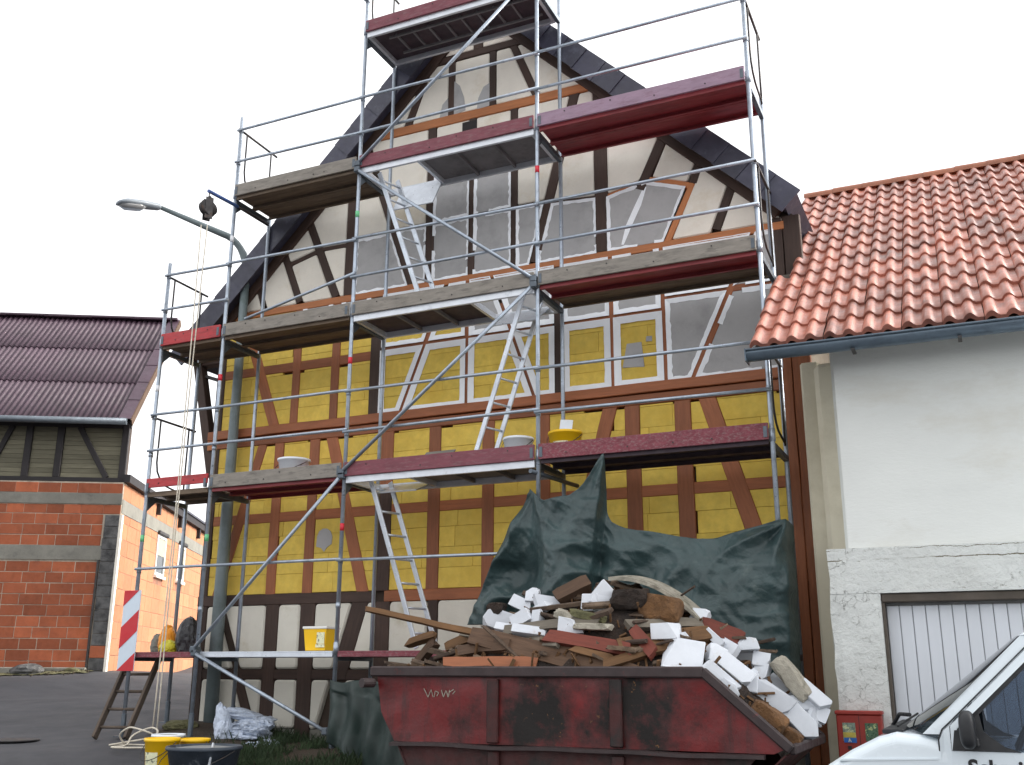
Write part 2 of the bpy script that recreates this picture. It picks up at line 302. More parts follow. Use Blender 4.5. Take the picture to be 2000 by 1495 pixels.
def tube(pts, r, n=10, caps=True):
    P = [Vector(p) for p in pts]; rs = r if isinstance(r, (list, tuple)) else [r]*len(P)
    V, F = [], []; u = None
    for i, p in enumerate(P):
        t = ((P[i+1]-p) if i == 0 else (p-P[i-1]) if i == len(P)-1 else (P[i+1]-p).normalized()+(p-P[i-1]).normalized()).normalized()
        if u is None: u = t.orthogonal().normalized()
        else: u = (u-t*u.dot(t)).normalized()
        b = t.cross(u)
        for k in range(n):
            a = 2*math.pi*k/n; V.append(p+(u*math.cos(a)+b*math.sin(a))*rs[i])
    for i in range(len(P)-1):
        for k in range(n): F.append((i*n+k, i*n+(k+1) % n, (i+1)*n+(k+1) % n, (i+1)*n+k))
    if caps: F.append(tuple(range(n))[::-1]); F.append(tuple(range((len(P)-1)*n, len(P)*n)))
    return V, F
def lathe(prof, n=28, cap0=False, cap1=False, sx=1., sy=1.):
    V, F = [], []
    for r, z in prof:
        for k in range(n):
            a = 2*math.pi*k/n; V.append(Vector((r*math.cos(a)*sx, r*math.sin(a)*sy, z)))
    for i in range(len(prof)-1):
        for k in range(n): F.append((i*n+k, i*n+(k+1) % n, (i+1)*n+(k+1) % n, (i+1)*n+k))
    if cap0: F.append(tuple(range(n))[::-1])
    if cap1: F.append(tuple(range((len(prof)-1)*n, len(prof)*n)))
    return V, F
def frame(p0, p1, up=(0, -1, 0)):
    """matrix with local X from p0 to p1, origin at the middle, local Y as near to up as possible"""
    p0, p1 = Vector(p0), Vector(p1); x = (p1-p0).normalized(); y = Vector(up); y = (y-x*y.dot(x)).normalized(); z = x.cross(y); m = (p0+p1)/2
    return Matrix(((x.x, y.x, z.x, m.x), (x.y, y.y, z.y, m.y), (x.z, y.z, z.z, m.z), (0, 0, 0, 1))), (p1-p0).length
def bar(name, p0, p1, wid, dep, mat, parent=None, up=(0, -1, 0), ch=.006):
    """squared timber: local Y is its front normal (depth dep), local Z its width"""
    Mx, L = frame(p0, p1, up); return mk(name, box(-L/2, L/2, -dep/2, dep/2, -wid/2, wid/2, ch), mat, parent, Mx)
def rod(name, p0, p1, r, mat, parent=None, n=10): return mk(name, tube([p0, p1], r, n), mat, parent, smooth='quads')
# convex polygons in a facade's (x, z) plane
def clip(poly, a, b, c):
    o = []
    for i, p in enumerate(poly):
        q = poly[(i+1) % len(poly)]; dp = a*p[0]+b*p[1]-c; dq = a*q[0]+b*q[1]-c
        if dp <= 0: o.append(p)
        if (dp < 0) != (dq < 0) and dp != dq:
            t = dp/(dp-dq); o.append((p[0]+t*(q[0]-p[0]), p[1]+t*(q[1]-p[1])))
    return o
def area(p): return .5*sum(p[i][0]*p[(i+1) % len(p)][1]-p[(i+1) % len(p)][0]*p[i][1] for i in range(len(p))) if len(p) > 2 else 0
def clean(p, e=.004):
    o = []
    for q in p:
        if not o or math.hypot(q[0]-o[-1][0], q[1]-o[-1][1]) > e: o.append(q)
    while len(o) > 2 and math.hypot(o[0][0]-o[-1][0], o[0][1]-o[-1][1]) <= e: o.pop()
    return o
def inset(poly, d):
    n = len(poly); o = []
    for i in range(n):
        a, b, c = poly[i-1], poly[i], poly[(i+1) % n]
        e0 = Vector((b[0]-a[0], b[1]-a[1])).normalized(); e1 = Vector((c[0]-b[0], c[1]-b[1])).normalized()
        n0 = Vector((-e0.y, e0.x)); n1 = Vector((-e1.y, e1.x)); m = n0+n1; k = m.dot(n0)
        m = m/max(k, .35); o.append((b[0]+m.x*d, b[1]+m.y*d))
    return o
def rounded(poly, r):
    n = len(poly); o = []
    for i in range(n):
        a, b, c = Vector(poly[i-1]), Vector(poly[i]), Vector(poly[(i+1) % n])
        rr = min(r, (a-b).length*.4, (c-b).length*.4); p = b+(a-b).normalized()*rr; q = b+(c-b).normalized()*rr
        for t in (0, .33, .67, 1): o.append(tuple(p*(1-t)**2+b*2*t*(1-t)+q*t*t))
    return o
def prism(poly, yf, yb, ch=.004):
    n = len(poly); f = inset(poly, ch)
    V = [Vector((x, yf, z)) for x, z in f]+[Vector((x, yf+ch, z)) for x, z in poly]+[Vector((x, yb, z)) for x, z in poly]
    F = [tuple(range(n)), tuple(range(2*n, 3*n))[::-1]]
    for i in range(n):
        j = (i+1) % n; F += [(i, j, n+j, n+i), (n+i, n+j, 2*n+j, 2*n+i)]
    return V, F
def seg_in(poly, p, q):
    """length of segment pq inside the convex polygon"""
    t0, t1 = 0., 1.
    for i in range(len(poly)):
        a, b = poly[i], poly[(i+1) % len(poly)]; nx, nz = b[1]-a[1], -(b[0]-a[0])
        dp = nx*(p[0]-a[0])+nz*(p[1]-a[1]); dq = nx*(q[0]-a[0])+nz*(q[1]-a[1])
        if dp > 0 and dq > 0: return 0
        if dp > 0: t0 = max(t0, dp/(dp-dq))
        elif dq > 0: t1 = min(t1, dp/(dp-dq))
    return max(0, t1-t0)*math.hypot(q[0]-p[0], q[1]-p[1])
def split(cells, p, q, wid, minlen=.12):
    o = []
    L = math.hypot(q[0]-p[0], q[1]-p[1]); a, b = -(q[1]-p[1])/L, (q[0]-p[0])/L; c = a*p[0]+b*p[1]
    for cell in cells:
        if seg_in(cell, p, q) < minlen: o.append(cell); continue
        for s in (1, -1):
            k = clean(clip(cell, s*a, s*b, s*c-wid/2))
            if len(k) > 2 and abs(area(k)) > .004: o.append(k)
    return o

# ------------------------------------------------------------------ ground
GP = [(0, 0, .9), (-1, 0, .86), (-.7, 1, 1.03), (-1.2, -.7, .80), (-9.5, 7.5, 1.66), (-9, 5, 1.52), (-14, 4, 1.55), (2, 0, .8), (2, -1, .62), (1, -.7, .74), (4.2, -1.4, .34), (5.5, -1.4, .28), (7, -1.4, .2), (7.6, -.6, .15), (8.2, -3, 0), (9.5, -2.2, 0), (11.5, -2.5, -.02),
      (8.7, -10, .0), (3, -8, .2), (-2, -4, .52), (-6, 0, 1.05), (20, -3, -.2), (-20, 15, 2.2), (-9, 22, 2.6), (-4.5, 14, 1.9), (10, -30, -.2), (-30, -10, .8), (-5, 4, 1.2), (5, -4, .14), (0, -2.2, .58), (4, 2, .9), (8, 3, .5), (-2.2, 2.5, 1.12)]
def gz(x, y):
    s = t = 0
    for a, b, z in GP:
        k = 1/((x-a)**2+(y-b)**2+.25)**1.6; s += k; t += k*z
    return t/s
def graded(lo, hi, c, fine, n):
    k = []; x = c; st = fine
    while x < hi: k.append(x); x += st; st = fine if x < c+n else st*1.35
    k.append(hi); x = c-fine; st = fine
    while x > lo: k.append(x); x -= st; st = fine if x > c-n else st*1.35
    k.append(lo); return sorted(k)
gx = graded(-260, 260, 0, .5, 14); gy = graded(-260, 260, 0, .5, 14)
V = [Vector((x, y, gz(x, y)+.012*noise.noise((x*.7, y*.7, 0)))) for y in gy for x in gx]
n_ = len(gx); F = [(j*n_+i, j*n_+i+1, (j+1)*n_+i+1, (j+1)*n_+i) for j in range(len(gy)-1) for i in range(n_-1)]
tag(mk('road', (V, F), 'asphalt', smooth=True, recalc=False), 'dark grey asphalt road rising to the left', None, kind='structure')
def patch(name, outline, mat, lift=.006, h=.0, step=.12, kind='structure', label=None, nz=.02):
    """uneven sheet lying on the ground inside a convex outline"""
    xs = [p[0] for p in outline]; ys = [p[1] for p in outline]; V, F, id_ = [], [], {}
    def inside(x, y): return min(((outline[(i+1) % len(outline)][0]-p[0])*(y-p[1])-(outline[(i+1) % len(outline)][1]-p[1])*(x-p[0]))/math.hypot(outline[(i+1) % len(outline)][0]-p[0], outline[(i+1) % len(outline)][1]-p[1]) for i, p in enumerate(outline))
    nx = int((max(xs)-min(xs))/step)+1; ny = int((max(ys)-min(ys))/step)+1
    for j in range(ny+1):
        for i in range(nx+1):
            x = min(xs)+i*step; y = min(ys)+j*step; d = inside(x, y)+.08*noise.noise((x*4, y*4, 3))
            if d < -.02: continue
            id_[(i, j)] = len(V); V.append(Vector((x, y, gz(x, y)+lift+.014+h*min(1, max(0, d)/.5)+nz*noise.noise((x*3, y*3, 7))*min(1, max(0, d)/.2))))
    for j in range(ny):
        for i in range(nx):
            q = [(i, j), (i+1, j), (i+1, j+1), (i, j+1)]
            if all(k in id_ for k in q): F.append(tuple(id_[k] for k in q))
    return tag(mk(name, (V, F), mat, smooth=True, recalc=False), label, kind=kind)
patch('soil_strip', [(-.9, .3), (1.2, -.85), (3.8, -1.2), (7.2, -.9), (7.2, 1.02), (-.9, 1.02)], 'soil', h=.04, label='dark earth strip along the foot of the timbered gable')
def blades(name, n, reg, label):
    V, F = [], []
    for i in range(n):
        x = random.uniform(reg[0], reg[1]); y = random.uniform(reg[2], reg[3])
        if noise.noise((x*1.8, y*1.8, 1)) < -.12: continue
        z = gz(x, y)+.04; h = random.uniform(.05, .16); a = random.uniform(0, 6.28); wd = .006; lx, ly = random.uniform(-.06, .06), random.uniform(-.06, .06); k = len(V)
        V += [Vector((x-wd*math.cos(a), y-wd*math.sin(a), z)), Vector((x+wd*math.cos(a), y+wd*math.sin(a), z)), Vector((x+lx*.4, y+ly*.4, z+h*.65)), Vector((x+lx, y+ly, z+h))]
        F += [(k, k+1, k+2), (k, k+2, k+3)]
    tag(mk(name, (V, F), 'grass', recalc=False), label, 'grass', kind='stuff')
blades('grass', 9000, (.6, 4.2, -1.2, .8), 'short dark grass beside the green tarpaulin and skip')

# ------------------------------------------------------------------ the half-timbered gable house
house = root('half_timbered_house', (3.15, 1.0, .95), 'half-timbered gable house under renovation with yellow insulation blocks behind the scaffold', 'house')
XL, XR = -.93, 7.2
def roofz(x): return min(7.49+1.03*x, 13.91-x)
core = [(XL+.02, .5), (XR-.02, .5), (XR-.02, roofz(XR)-.02), (3.16, 10.70), (XL+.02, roofz(XL)-.02)]
mk('wall', prism(core, 1.075, 1.35, .002), 'wall_core', house)
mk('side_wall', box(XL, XL+.25, 1.36, 10, .3, 6.4), 'house_side', house)
mk('side_wall', box(XR-.25, XR-.02, 1.36, 10, .3, 6.4), 'house_side', house)
YF = {'post': 1.000, 'brace': 1.004, 'rail': 1.008, 'plate': .994}
def beam(p, q, wid, mat, kind='post', name=None):
    yf = YF[kind]; d = .07
    return hewn({'post': 'post', 'brace': 'brace', 'rail': 'rail', 'plate': 'plate'}[kind] if not name else name, (p[0], yf+d/2, p[1]), (q[0], yf+d/2, q[1]), wid, d, mat, house)
def hewn(name, p0, p1, wid, dep, mat, parent, up=(0, -1, 0)):
    Mx, L = frame(p0, p1, up); n = max(2, int(L/.3)); V, F = [], []; sd = random.uniform(0, 99); c = .008
    for i in range(n+1):
        x = -L/2+L*i/n; a = wid/2+.009*noise.noise((x*1.7, sd, 0)); b = wid/2+.009*noise.noise((x*1.7, sd, 7)); d = dep/2
        V += [Vector((x, y, z)) for y, z in ((-d, -b), (d-c, -b), (d, -b+c), (d, a-c), (d-c, a), (-d, a))]
    F = [(i*6+k, i*6+(k+1) % 6, i*6+6+(k+1) % 6, i*6+6+k) for i in range(n) for k in range(6)]+[(5, 4, 3, 2, 1, 0), tuple(n*6+k for k in range(6))]
    return mk(name, (V, F), mat, parent, Mx)
def hrail(z0, z1, x0, x1, mat, kind='rail', name=None): return beam((x0, (z0+z1)/2), (x1, (z0+z1)/2), z1-z0, mat, kind, name)
YB = 2.62
def yellow(cell, depth0=1.014):
    xs = [p[0] for p in cell]; zs = [p[1] for p in cell]; z = YB+math.floor((min(zs)-YB)/.247)*.247; k = 0
    while z < max(zs):
        off = random.uniform(0, .86); x = math.floor((min(xs)-off)/.86)*.86+off
        while x < max(xs):
            g = .0016; r = cell
            for a, b, c in ((-1, 0, -(x+g)), (1, 0, x+.86-g), (0, -1, -(z+g)), (0, 1, z+.247-g)): r = clip(r, a, b, c)
            r = clean(r)
            if len(r) > 2 and abs(area(r)) > .006:
                mk('insulation_block', prism(r, depth0+random.uniform(-.003, .003), 1.07, .002), 'yellow_block', house)
            x += .86
        z += .247
def cream(cell, mat='cream_plaster', yf=1.006, rr=.03, ch=.012): mk('infill_panel', prism(rounded(cell, rr), yf, 1.07, ch), mat, house)
def grey(cell, yf=1.01): mk('infill_panel', prism(cell, yf, 1.07, .003), 'grey_plaster', house)
def masking(cell, wi=.04, wo=.026, yin=1.006, yout=.991, rough=.006, gaps=0.):
    pts = []; n = len(cell)
    for i in range(n):
        a, b = Vector(cell[i]), Vector(cell[(i+1) % n]); L = (b-a).length
        e = (b-a).normalized(); nn = Vector((-e.y, e.x)); k = max(1, int(L/.05))
        for j in range(k): pts.append((a+(b-a)*(j/k), nn, j == 0, i))
    V, F = [], []; ins = inset(cell, wi); outs = inset(cell, -wo); N = len(pts)
    for p, nn, corner, i in pts:
        jt = random.uniform(-rough, rough)*(2.2 if random.random() < .12 else 1)
        if corner: a, b = Vector(outs[i]), Vector(ins[i])
        else: a, b = p-nn*(wo+random.uniform(-.3, .3)*rough), p+nn*(wi+jt)
        V += [Vector((a.x, yout, a.y)), Vector((b.x, yin, b.y))]
    for i in range(N):
        if gaps and noise.noise((pts[i][0].x*2.3, pts[i][0].y*2.3, 5)) > .5-gaps: continue
        j = (i+1) % N; F.append((2*i, 2*j, 2*j+1, 2*i+1))
    if F: mk('masking_tape', (V, F), 'tape', house, recalc=False)
def patch2d(name, pts, mat, y):
    c = Vector((sum(p[0] for p in pts)/len(pts), sum(p[1] for p in pts)/len(pts))); n = len(pts)
    V = [Vector((p[0], y, p[1])) for p in pts]+[Vector((p[0]+(p[0]-c.x)*.02, y+.006, p[1]+(p[1]-c.y)*.02)) for p in pts]
    mk(name, (V, [tuple(range(n))]+[(i, (i+1) % n, n+(i+1) % n, n+i) for i in range(n)]), mat, house)
def vpost(px, py, z0, z1, wid, mat): x = A(px, py)[0]; beam((x, z0), (x, z1), wid, mat); return (x, z0), (x, z1), wid
# -- ground floor: white rounded panels between dark posts
G0, G1, GR0, GR1 = .97, 2.48, 1.555, 1.675
cells = [[(XL, G0), (XR-.26, G0), (XR-.26, G1), (XL, G1)]]
strips = [vpost(528, 1240, .6, G1, .2, 'dark_timber'), vpost(598, 1240, .6, G1, .22, 'dark_timber'), vpost(746, 1200, .6, G1, .2, 'dark_timber'), vpost(844, 1200, .6, G1, .14, 'dark_timber')]
for x in (XL+.08, 3.42, 4.24, 5.33, 6.0): beam((x, .6), (x, G1), .17, 'dark_timber'); strips.append(((x, G0), (x, G1), .17))
p, q = A(704, 1172), A(660, 1322); beam(p, q, .22, 'dark_timber', 'brace'); strips.append((p, q, .22))
p, q = A(462, 1320), A(490, 1432); beam(p, q, .14, 'dark_timber', 'brace'); strips.append((p, q, .14))
for s in strips: cells = split(cells, *s)
hrail(GR0, GR1, XL, XR-.26, 'dark_timber'); cells = split(cells, (XL, 1.615), (XR, 1.615), .12)
for c in cells: cream(inset(c, .006), 'white_plaster', .99, .05, .02)
hrail(.6, .97, XL, XR-.26, 'concrete', 'rail', 'plinth').location.y += .02
hrail(G1, 2.615, XL, 1.80, 'dark_timber', 'plate'); hrail(G1, 2.615, 1.98, XR-.26, 'brown_timber', 'plate')
# -- first storey: yellow blocks
S0, S1 = 2.615, 4.62
cells = [[(XL+.14, S0), (XR-.26, S0), (XR-.26, S1), (XL+.14, S1)]]
beam((XL+.07, S0), (XL+.07, S1), .14, 'dark_timber')
xC = A(751, 1000)[0]; strips = [((xC, S0), (xC, S1), .19)]; beam((xC, S0), (xC, 3.9), .19, 'dark_timber'); beam((xC, 3.9), (xC, S1), .19, 'brown_timber')  # lower length darker: shade under the deck put into the timber colour
for px, py, wd in ((537, 1000, .15), (607, 1000, .15), (846, 1000, .17), (952, 1000, .16), (1062, 800, .15), (1237, 900, .18), (1337, 900, .19)):
    strips.append(vpost(px, py, S0, S1, wd, 'brown_timber'))
for a, b, wd in (((513, 868), (421, 1168), .15), ((647, 850), (708, 1162), .17), ((1193, 788), (1108, 1136), .17), ((1377, 765), (1506, 1128), .19)):
    p, q = A(*a), A(*b); beam(p, q, wd, 'brown_timber', 'brace'); strips.append((p, q, wd))
for s in strips: cells = split(cells, *s)
hrail(3.55, 3.68, XL, XR-.26, 'brown_timber'); cells = split(cells, (XL, 3.615), (XR, 3.615), .13)
for c in cells: yellow(c)
for x0, x1 in ((XR-.26, XR-.145), (XR-.14, XR+.06)): beam(((x0+x1)/2, .6), ((x0+x1)/2, 5.3), x1-x0, 'brown_timber'); beam(((x0+x1)/2, 5.3), ((x0+x1)/2, 6.65), x1-x0, 'dark_timber')
hrail(S1, 4.745, XL-.03, XR-.26, 'brown_timber', 'plate'); 
hrail(4.755, 4.875, XL-.05, XR-.26, 'brown_timber', 'plate', 'sill_beam').location.y -= .03
# -- second storey: left yellow, middle masked, right grey
T0, T1 = 4.88, 6.5
cells = [[(XL+.14, T0), (XR-.26, T0), (XR-.26, T1), (XL+.14, T1)]]
beam((XL+.07, T0), (XL+.07, 6.7), .14, 'dark_timber')
xC2 = A(736, 660)[0]; strips = [((xC2, T0), (xC2, T1), .19)]; beam((xC2, T0), (xC2, T1), .19, 'dark_timber')
for px, py, wd, mt in ((576, 760, .13, 'brown_timber'), (652, 760, .13, 'brown_timber'), (912, 700, .1, 'brown_timber'), (1091, 700, .16, 'dark_timber'), (1196, 680, .09, 'brown_timber'), (1298, 660, .09, 'brown_timber')):
    strips.append(vpost(px, py, T0, T1, wd, mt))
for a, b, wd in (((493, 676), (537, 842), .16), ((850, 618), (778, 815), .1), ((979, 592), (1046, 782), .1), ((1433, 545), (1350, 748), .09)):
    p, q = A(*a), A(*b); beam(p, q, wd, 'brown_timber', 'brace'); strips.append((p, q, wd))
for s in strips: cells = split(cells, *s)
x1091, x1298 = A(1091, 700)[0], A(1298, 660)[0]
for z0, z1, xa, xb in ((5.62, 5.75, XL, xC2-.09), (5.70, 5.79, xC2+.09, x1091-.08), (5.70, 5.78, x1091+.08, x1298), (5.84, 5.92, x1298+.045, XR-.26)):
    hrail(z0, z1, xa, xb, 'brown_timber'); cells = split(cells, (xa+.05, (z0+z1)/2), (xb-.05, (z0+z1)/2), z1-z0)
for c in cells:
    cx = sum(p[0] for p in c)/len(c); cz = sum(p[1] for p in c)/len(c)
    if cx < xC2:
        yellow(c)
        if cz > 5.8:
            xs = [p[0] for p in c]; zt = max(p[1] for p in c); x0, x1 = min(xs)+.01, max(xs)-.01; up = [(x0, zt), (x1, zt)]
            lo = [(x1+(x0-x1)*k/10, zt-.22-.12*noise.noise((x1*9+k*.6, 3, 0))-.05*random.random()) for k in range(11)]
            if x1-x0 > .25 and cx > .1: patch2d('plaster_patch', up[::-1]+[(p[0], p[1]) for p in lo[::-1]], 'grey_plaster', 1.004)
            if cx > 0.1 and x1-x0 > .25:
                for xx in (x0+.02, x1-.04): mk('masking_tape', box(xx-.035, xx+.035, .99, .996, zt-.42, zt), 'tape', house)
    elif cx < x1091:
        if cz < 5.72: yellow(c); masking(c, .05, .03, 1.004, .990, .002)
        elif cx < 3.0: yellow(c); masking(c, .045, .018, 1.004, .990, .004)
        else: grey(c); masking(c, .045, .028)
        if 5.8 < cz and cx < 3.0:
            xs = [p[0] for p in c]; zt = max(p[1] for p in c); x0, x1 = min(xs)+.05, max(xs)-.05
            lo = [(x1+(x0-x1)*k/10, zt-.3-.1*noise.noise((k*.6, cx, 2))) for k in range(11)]
            if x1-x0 > .2: patch2d('plaster_patch', [(x1, zt-.02), (x0, zt-.02)]+lo[::-1], 'grey_plaster', 1.002)
    elif cx < x1298:
        if cz < 5.72: yellow(c); masking(c, .06, .026, 1.004, .990, .002)
        else: grey(c); masking(c, .045, .018, gaps=.15)
    else: grey(c); masking(c, .034, .022, gaps=.12)
patch2d('plaster_patch', [A(*p) for p in ((1216, 718), (1258, 716), (1252, 668), (1224, 672))], 'grey_plaster', 1.004)
patch2d('plaster_patch', [A(*p) for p in ((1261, 667), (1273, 666), (1273, 656), (1262, 657))], 'grey_plaster', 1.004)
patch2d('plaster_patch', [A(*p) for p in ((617, 1068), (626, 1070), (632, 1078), (637, 1070), (647, 1062), (648, 1048), (645, 1038), (638, 1033), (630, 1033), (623, 1038), (619, 1048))], 'grey_plaster', 1.004)
hrail(T1, 6.6, XL, XR-.12, 'orange_timber', 'plate')
# -- attic storeys
D = 'dark_timber'
U0, U1 = 6.605, 8.86
ro = .15
def attic(z0, z1):
    p = [(-3, z0), (9, z0), (9, z1), (-3, z1)]
    k = math.hypot(1, 1.03); p = clip(p, -1.03/k, 1/k, 7.49/k-ro); k = math.sqrt(2); return clean(clip(p, 1/k, 1/k, 13.91/k-ro))
cells = [attic(U0, U1)]; strips = []
for px, py, z0, z1, wd in ((686, 480, U0, U1-.05, .18), (839, 450, U0, U1, .13), (920, 450, U0, U1, .1), (1003, 420, U0, U1, .1), (1174, 400, U0, U1, .17)): strips.append(vpost(px, py, z0, z1, wd, D))
for a, b, wd, mt in (((491, 505), (514, 598), .09, D), ((538, 446), (584, 590), .11, D), ((589, 394), (655, 580), .12, D), ((738, 355), (804, 562), .12, D), ((1124, 172), (1042, 512), .13, D), ((1376, 288), (1298, 482), .10, None), ((1443, 322), (1398, 448), .11, D)):
    p, q = A(*a), A(*b); strips.append((p, q, wd))
    if mt: beam(p, q, wd, mt, 'brace')
beam(A(1376, 288), A(1353, 357), .11, D, 'brace'); beam(A(1352, 358), A(1298, 482), .08, 'orange_timber', 'brace'); beam(A(1302, 250), A(1249, 370), .13, D, 'brace')
for s in strips: cells = split(cells, *s)
for a, b, wd, mt in (((563, 518), (620, 491), .07, D), ((624, 488), (684, 477), .06, D), ((700, 466), (1040, 398), .055, D), ((1070, 397), (1170, 384), .05, D), ((852, 335), (996, 300), .03, D)):
    p, q = A(*a), A(*b); beam(p, q, wd, mt, 'rail'); cells = split(cells, p, q, wd)
r1, r2 = (A(1186, 382), A(1262, 351)), (A(1258, 350), A(1352, 362))
beam(*r1, .06, 'orange_timber', 'rail'); beam(*r2, .08, 'orange_timber', 'rail')
def above(c, r, d): L = math.hypot(r[1][0]-r[0][0], r[1][1]-r[0][1]); a, b = (r[1][1]-r[0][1])/L, -(r[1][0]-r[0][0])/L; return clean(clip(c, a, b, a*r[0][0]+b*r[0][1]-d))
def below(c, r, d): L = math.hypot(r[1][0]-r[0][0], r[1][1]-r[0][1]); a, b = -(r[1][1]-r[0][1])/L, (r[1][0]-r[0][0])/L; return clean(clip(c, a, b, a*r[0][0]+b*r[0][1]-d))
xa, xb, x0g, x1g = A(845, 450)[0], A(1003, 420)[0], A(700, 470)[0], A(1300, 450)[0]; tx, tz = A(1240, 420)
for c in cells:
    cx = sum(p[0] for p in c)/len(c); cz = sum(p[1] for p in c)/len(c)
    if seg_in(c, (tx-.1, tz), (tx+.1, tz)) > .1:
        Lc, Rc = split([c], A(1302, 250), A(1247, 384), .13, .05)[:2]
        if sum(p[0] for p in Lc)/len(Lc) > sum(p[0] for p in Rc)/len(Rc): Lc, Rc = Rc, Lc
        cream(inset(above(Lc, r1, .03), .002)); cream(inset(above(Rc, r2, .04), .002))
        g = below(below(c, r1, .03), r2, .04); grey(g); masking(g, .026, .014, gaps=.1, rough=.009); continue
    gr = (x0g < cx < x1g and cz < 7.38) or (xa < cx < xb and cz < 8.0)
    if gr: grey(c); masking(c, .024, .014, gaps=.1, rough=.009)
    else: cream(inset(c, .002))
mk('masking_tape', ([Vector((x, 1.0075, z)) for x, z in (A(1258, 362), A(1240, 400), A(1222, 440), A(1213, 478), A(1218, 478), A(1234, 440), A(1252, 400), A(1262, 366))], [(0, 1, 6, 7), (1, 2, 5, 6), (2, 3, 4, 5)]), 'tape', house, recalc=False)
def roofx(z, s): return (z-7.49)/1.03 if s < 0 else 13.91-z
hrail(8.86, 8.99, roofx(8.86, -1)+.1, roofx(8.86, 1)-.1, 'orange_timber', 'plate')
cells = [attic(8.99, 9.82)]; strips = [vpost(881, 200, 8.99, 9.82, .1, D), vpost(962, 150, 8.99, 9.82, .1, D)]
for a, b, wd in (((839, 128), (794, 252), .12), ((999, 82), (1047, 186), .1)):
    p, q = A(*a), A(*b); beam(p, q, wd, D, 'brace'); strips.append((p, q, wd))
for s in strips: cells = split(cells, *s)
for c in cells: cream(inset(c, .002))
hrail(9.82, 9.93, roofx(9.82, -1)+.1, roofx(9.82, 1)-.1, D, 'plate')
cells = split([attic(9.93, 10.8)], (3.16, 9.9), (3.16, 10.9), .14); beam((3.16, 9.93), (3.16, 10.6), .14, D)
for c in cells: cream(inset(c, .002))
for px0, px1 in ((876, 905), (952, 975)):
    pass
patch2d('plaster_patch', [A(*p) for p in ((886, 225), (909, 215), (906, 190), (898, 168), (886, 158))], 'grey_plaster', 1.002)
patch2d('plaster_patch', [A(*p) for p in ((931, 214), (956, 206), (956, 162), (944, 170), (934, 192))], 'grey_plaster', 1.002)
patch2d('plaster_patch', [A(*p) for p in ((858, 232), (875, 228), (875, 192), (864, 205))], 'grey_plaster', 1.002)
mk('opening', box(*sorted((A(903, 250)[0], A(931, 250)[0])), .998, 1.05, 8.58, 8.83), 'black_timber', house)
# rafters along the verge and the slated roof
for s in (-1, 1):
    if s < 0: p, q, nn = (3.16, 10.66), (-1.38, 5.985), Vector((1.03, -1)).normalized()
    else: p, q, nn = (3.16, 10.66), (7.08, 6.74), Vector((-1, -1)).normalized()
    o = nn*.065
    yo = .962 if s < 0 else .966
    bar('rafter', (p[0]+o.x, yo+.05, p[1]+o.y), (q[0]+o.x, yo+.05, q[1]+o.y), .15, .1, D, house)
    # roof plane (thick slab) from verge to the back
    ext = .08
    d = Vector((q[0]-p[0], q[1]-p[1])).normalized(); e = Vector(q)+d*ext; up = -nn
    V = []
    for y in (.8, 10.4):
        for base in (Vector(p), e):
            for k in (.0, .2): V.append(Vector((base.x+up.x*k, y, base.y+up.y*k)))
    roof = mk('roof', (V, [(0, 1, 3, 2), (4, 6, 7, 5), (0, 2, 6, 4), (1, 5, 7, 3), (0, 4, 5, 1), (2, 3, 7, 6)]), 'slate', house)
    L = (e-Vector(p)).length; n = int(L/.36)
    for i in range(n+1):
        t0, t1 = L*i/(n+1), L*(i+1)/(n+1)+.03; jj = random.uniform(-.006, .006)
        a = Vector(p)+d*t0; b = Vector(p)+d*t1; lo, hi = -.07+jj, .235
        Q = [(a+up*lo), (b+up*lo), (b+up*hi), (a+up*hi)]; y0, y1 = .775, .765-.004*(i % 2)
        V = [Vector((Q[0].x, y0, Q[0].y)), Vector((Q[1].x, y1, Q[1].y)), Vector((Q[2].x, y1, Q[2].y)), Vector((Q[3].x, y0, Q[3].y))]
        V += [v+Vector((0, .022, 0)) for v in V]
        mk('slate', (V, [(0, 1, 2, 3), (7, 6, 5, 4), (0, 4, 5, 1), (1, 5, 6, 2), (2, 6, 7, 3), (3, 7, 4, 0)]), 'slate', roof)
# eaves beam and strut at the left corner
p, q = A(409, 930), A(381, 690); bar('strut', (p[0], 1.08, p[1]), (q[0], 1.08, q[1]), .14, .13, D, house)
bar('eaves_beam', (-1.4, 1.10, 5.98), (-.85, 1.10, 5.98), .16, .16, D, house)
bar('tie', (*[A(388, 731)[0], 1.09][:2], A(388, 731)[1]), (A(424, 742)[0], 1.09, A(424, 742)[1]), .05, .05, 'iron', house)
mk('end_board', box(XL-.06, XL+.03, .985, 1.3, 4.62, 4.87), 'orange_timber', house)

# ------------------------------------------------------------------ scaffold
SX = [-1.05, 0., 1.99, 4.47, 6.97]; YI = .74; LZ = [1.875, 3.875, 5.875, 7.875, 9.875]
scaf = root('scaffold', (3, 0, .5), 'galvanised steel scaffold with red and grey toe boards standing before the timbered gable', 'scaffold')
def std(x, y, z0, z1):
    o = rod('standard', (x, y, z0), (x, y, z1), .0245, 'galv', scaf)
    mk('base_plate', join(box(x-.075, x+.075, y-.075, y+.075, z0-.012, z0), tube([(x, y, z0), (x, y, z0+.25)], .031, 10)), 'galv_dark', o)
    return o
ST = {}
for i, zt in enumerate((7.07, 9.08, 11.0, 11.0, 8.95)): ST[('o', i)] = std(SX[i], 0, max(gz(SX[i], 0)+.03, .35), zt)
for i, zt in enumerate((5.95, 7.86, 10.6, 10.35, 8.05)): ST[('i', i)] = std(SX[i], YI, max(gz(SX[i], YI)+.06, .5), zt)
def sleeve(std_, x, y, z, h=.09, r=.032, mat='galv', name='coupler'): mk(name, tube([(x, y, z-h/2), (x, y, z+h/2)], r, 10), mat, std_, smooth='quads')
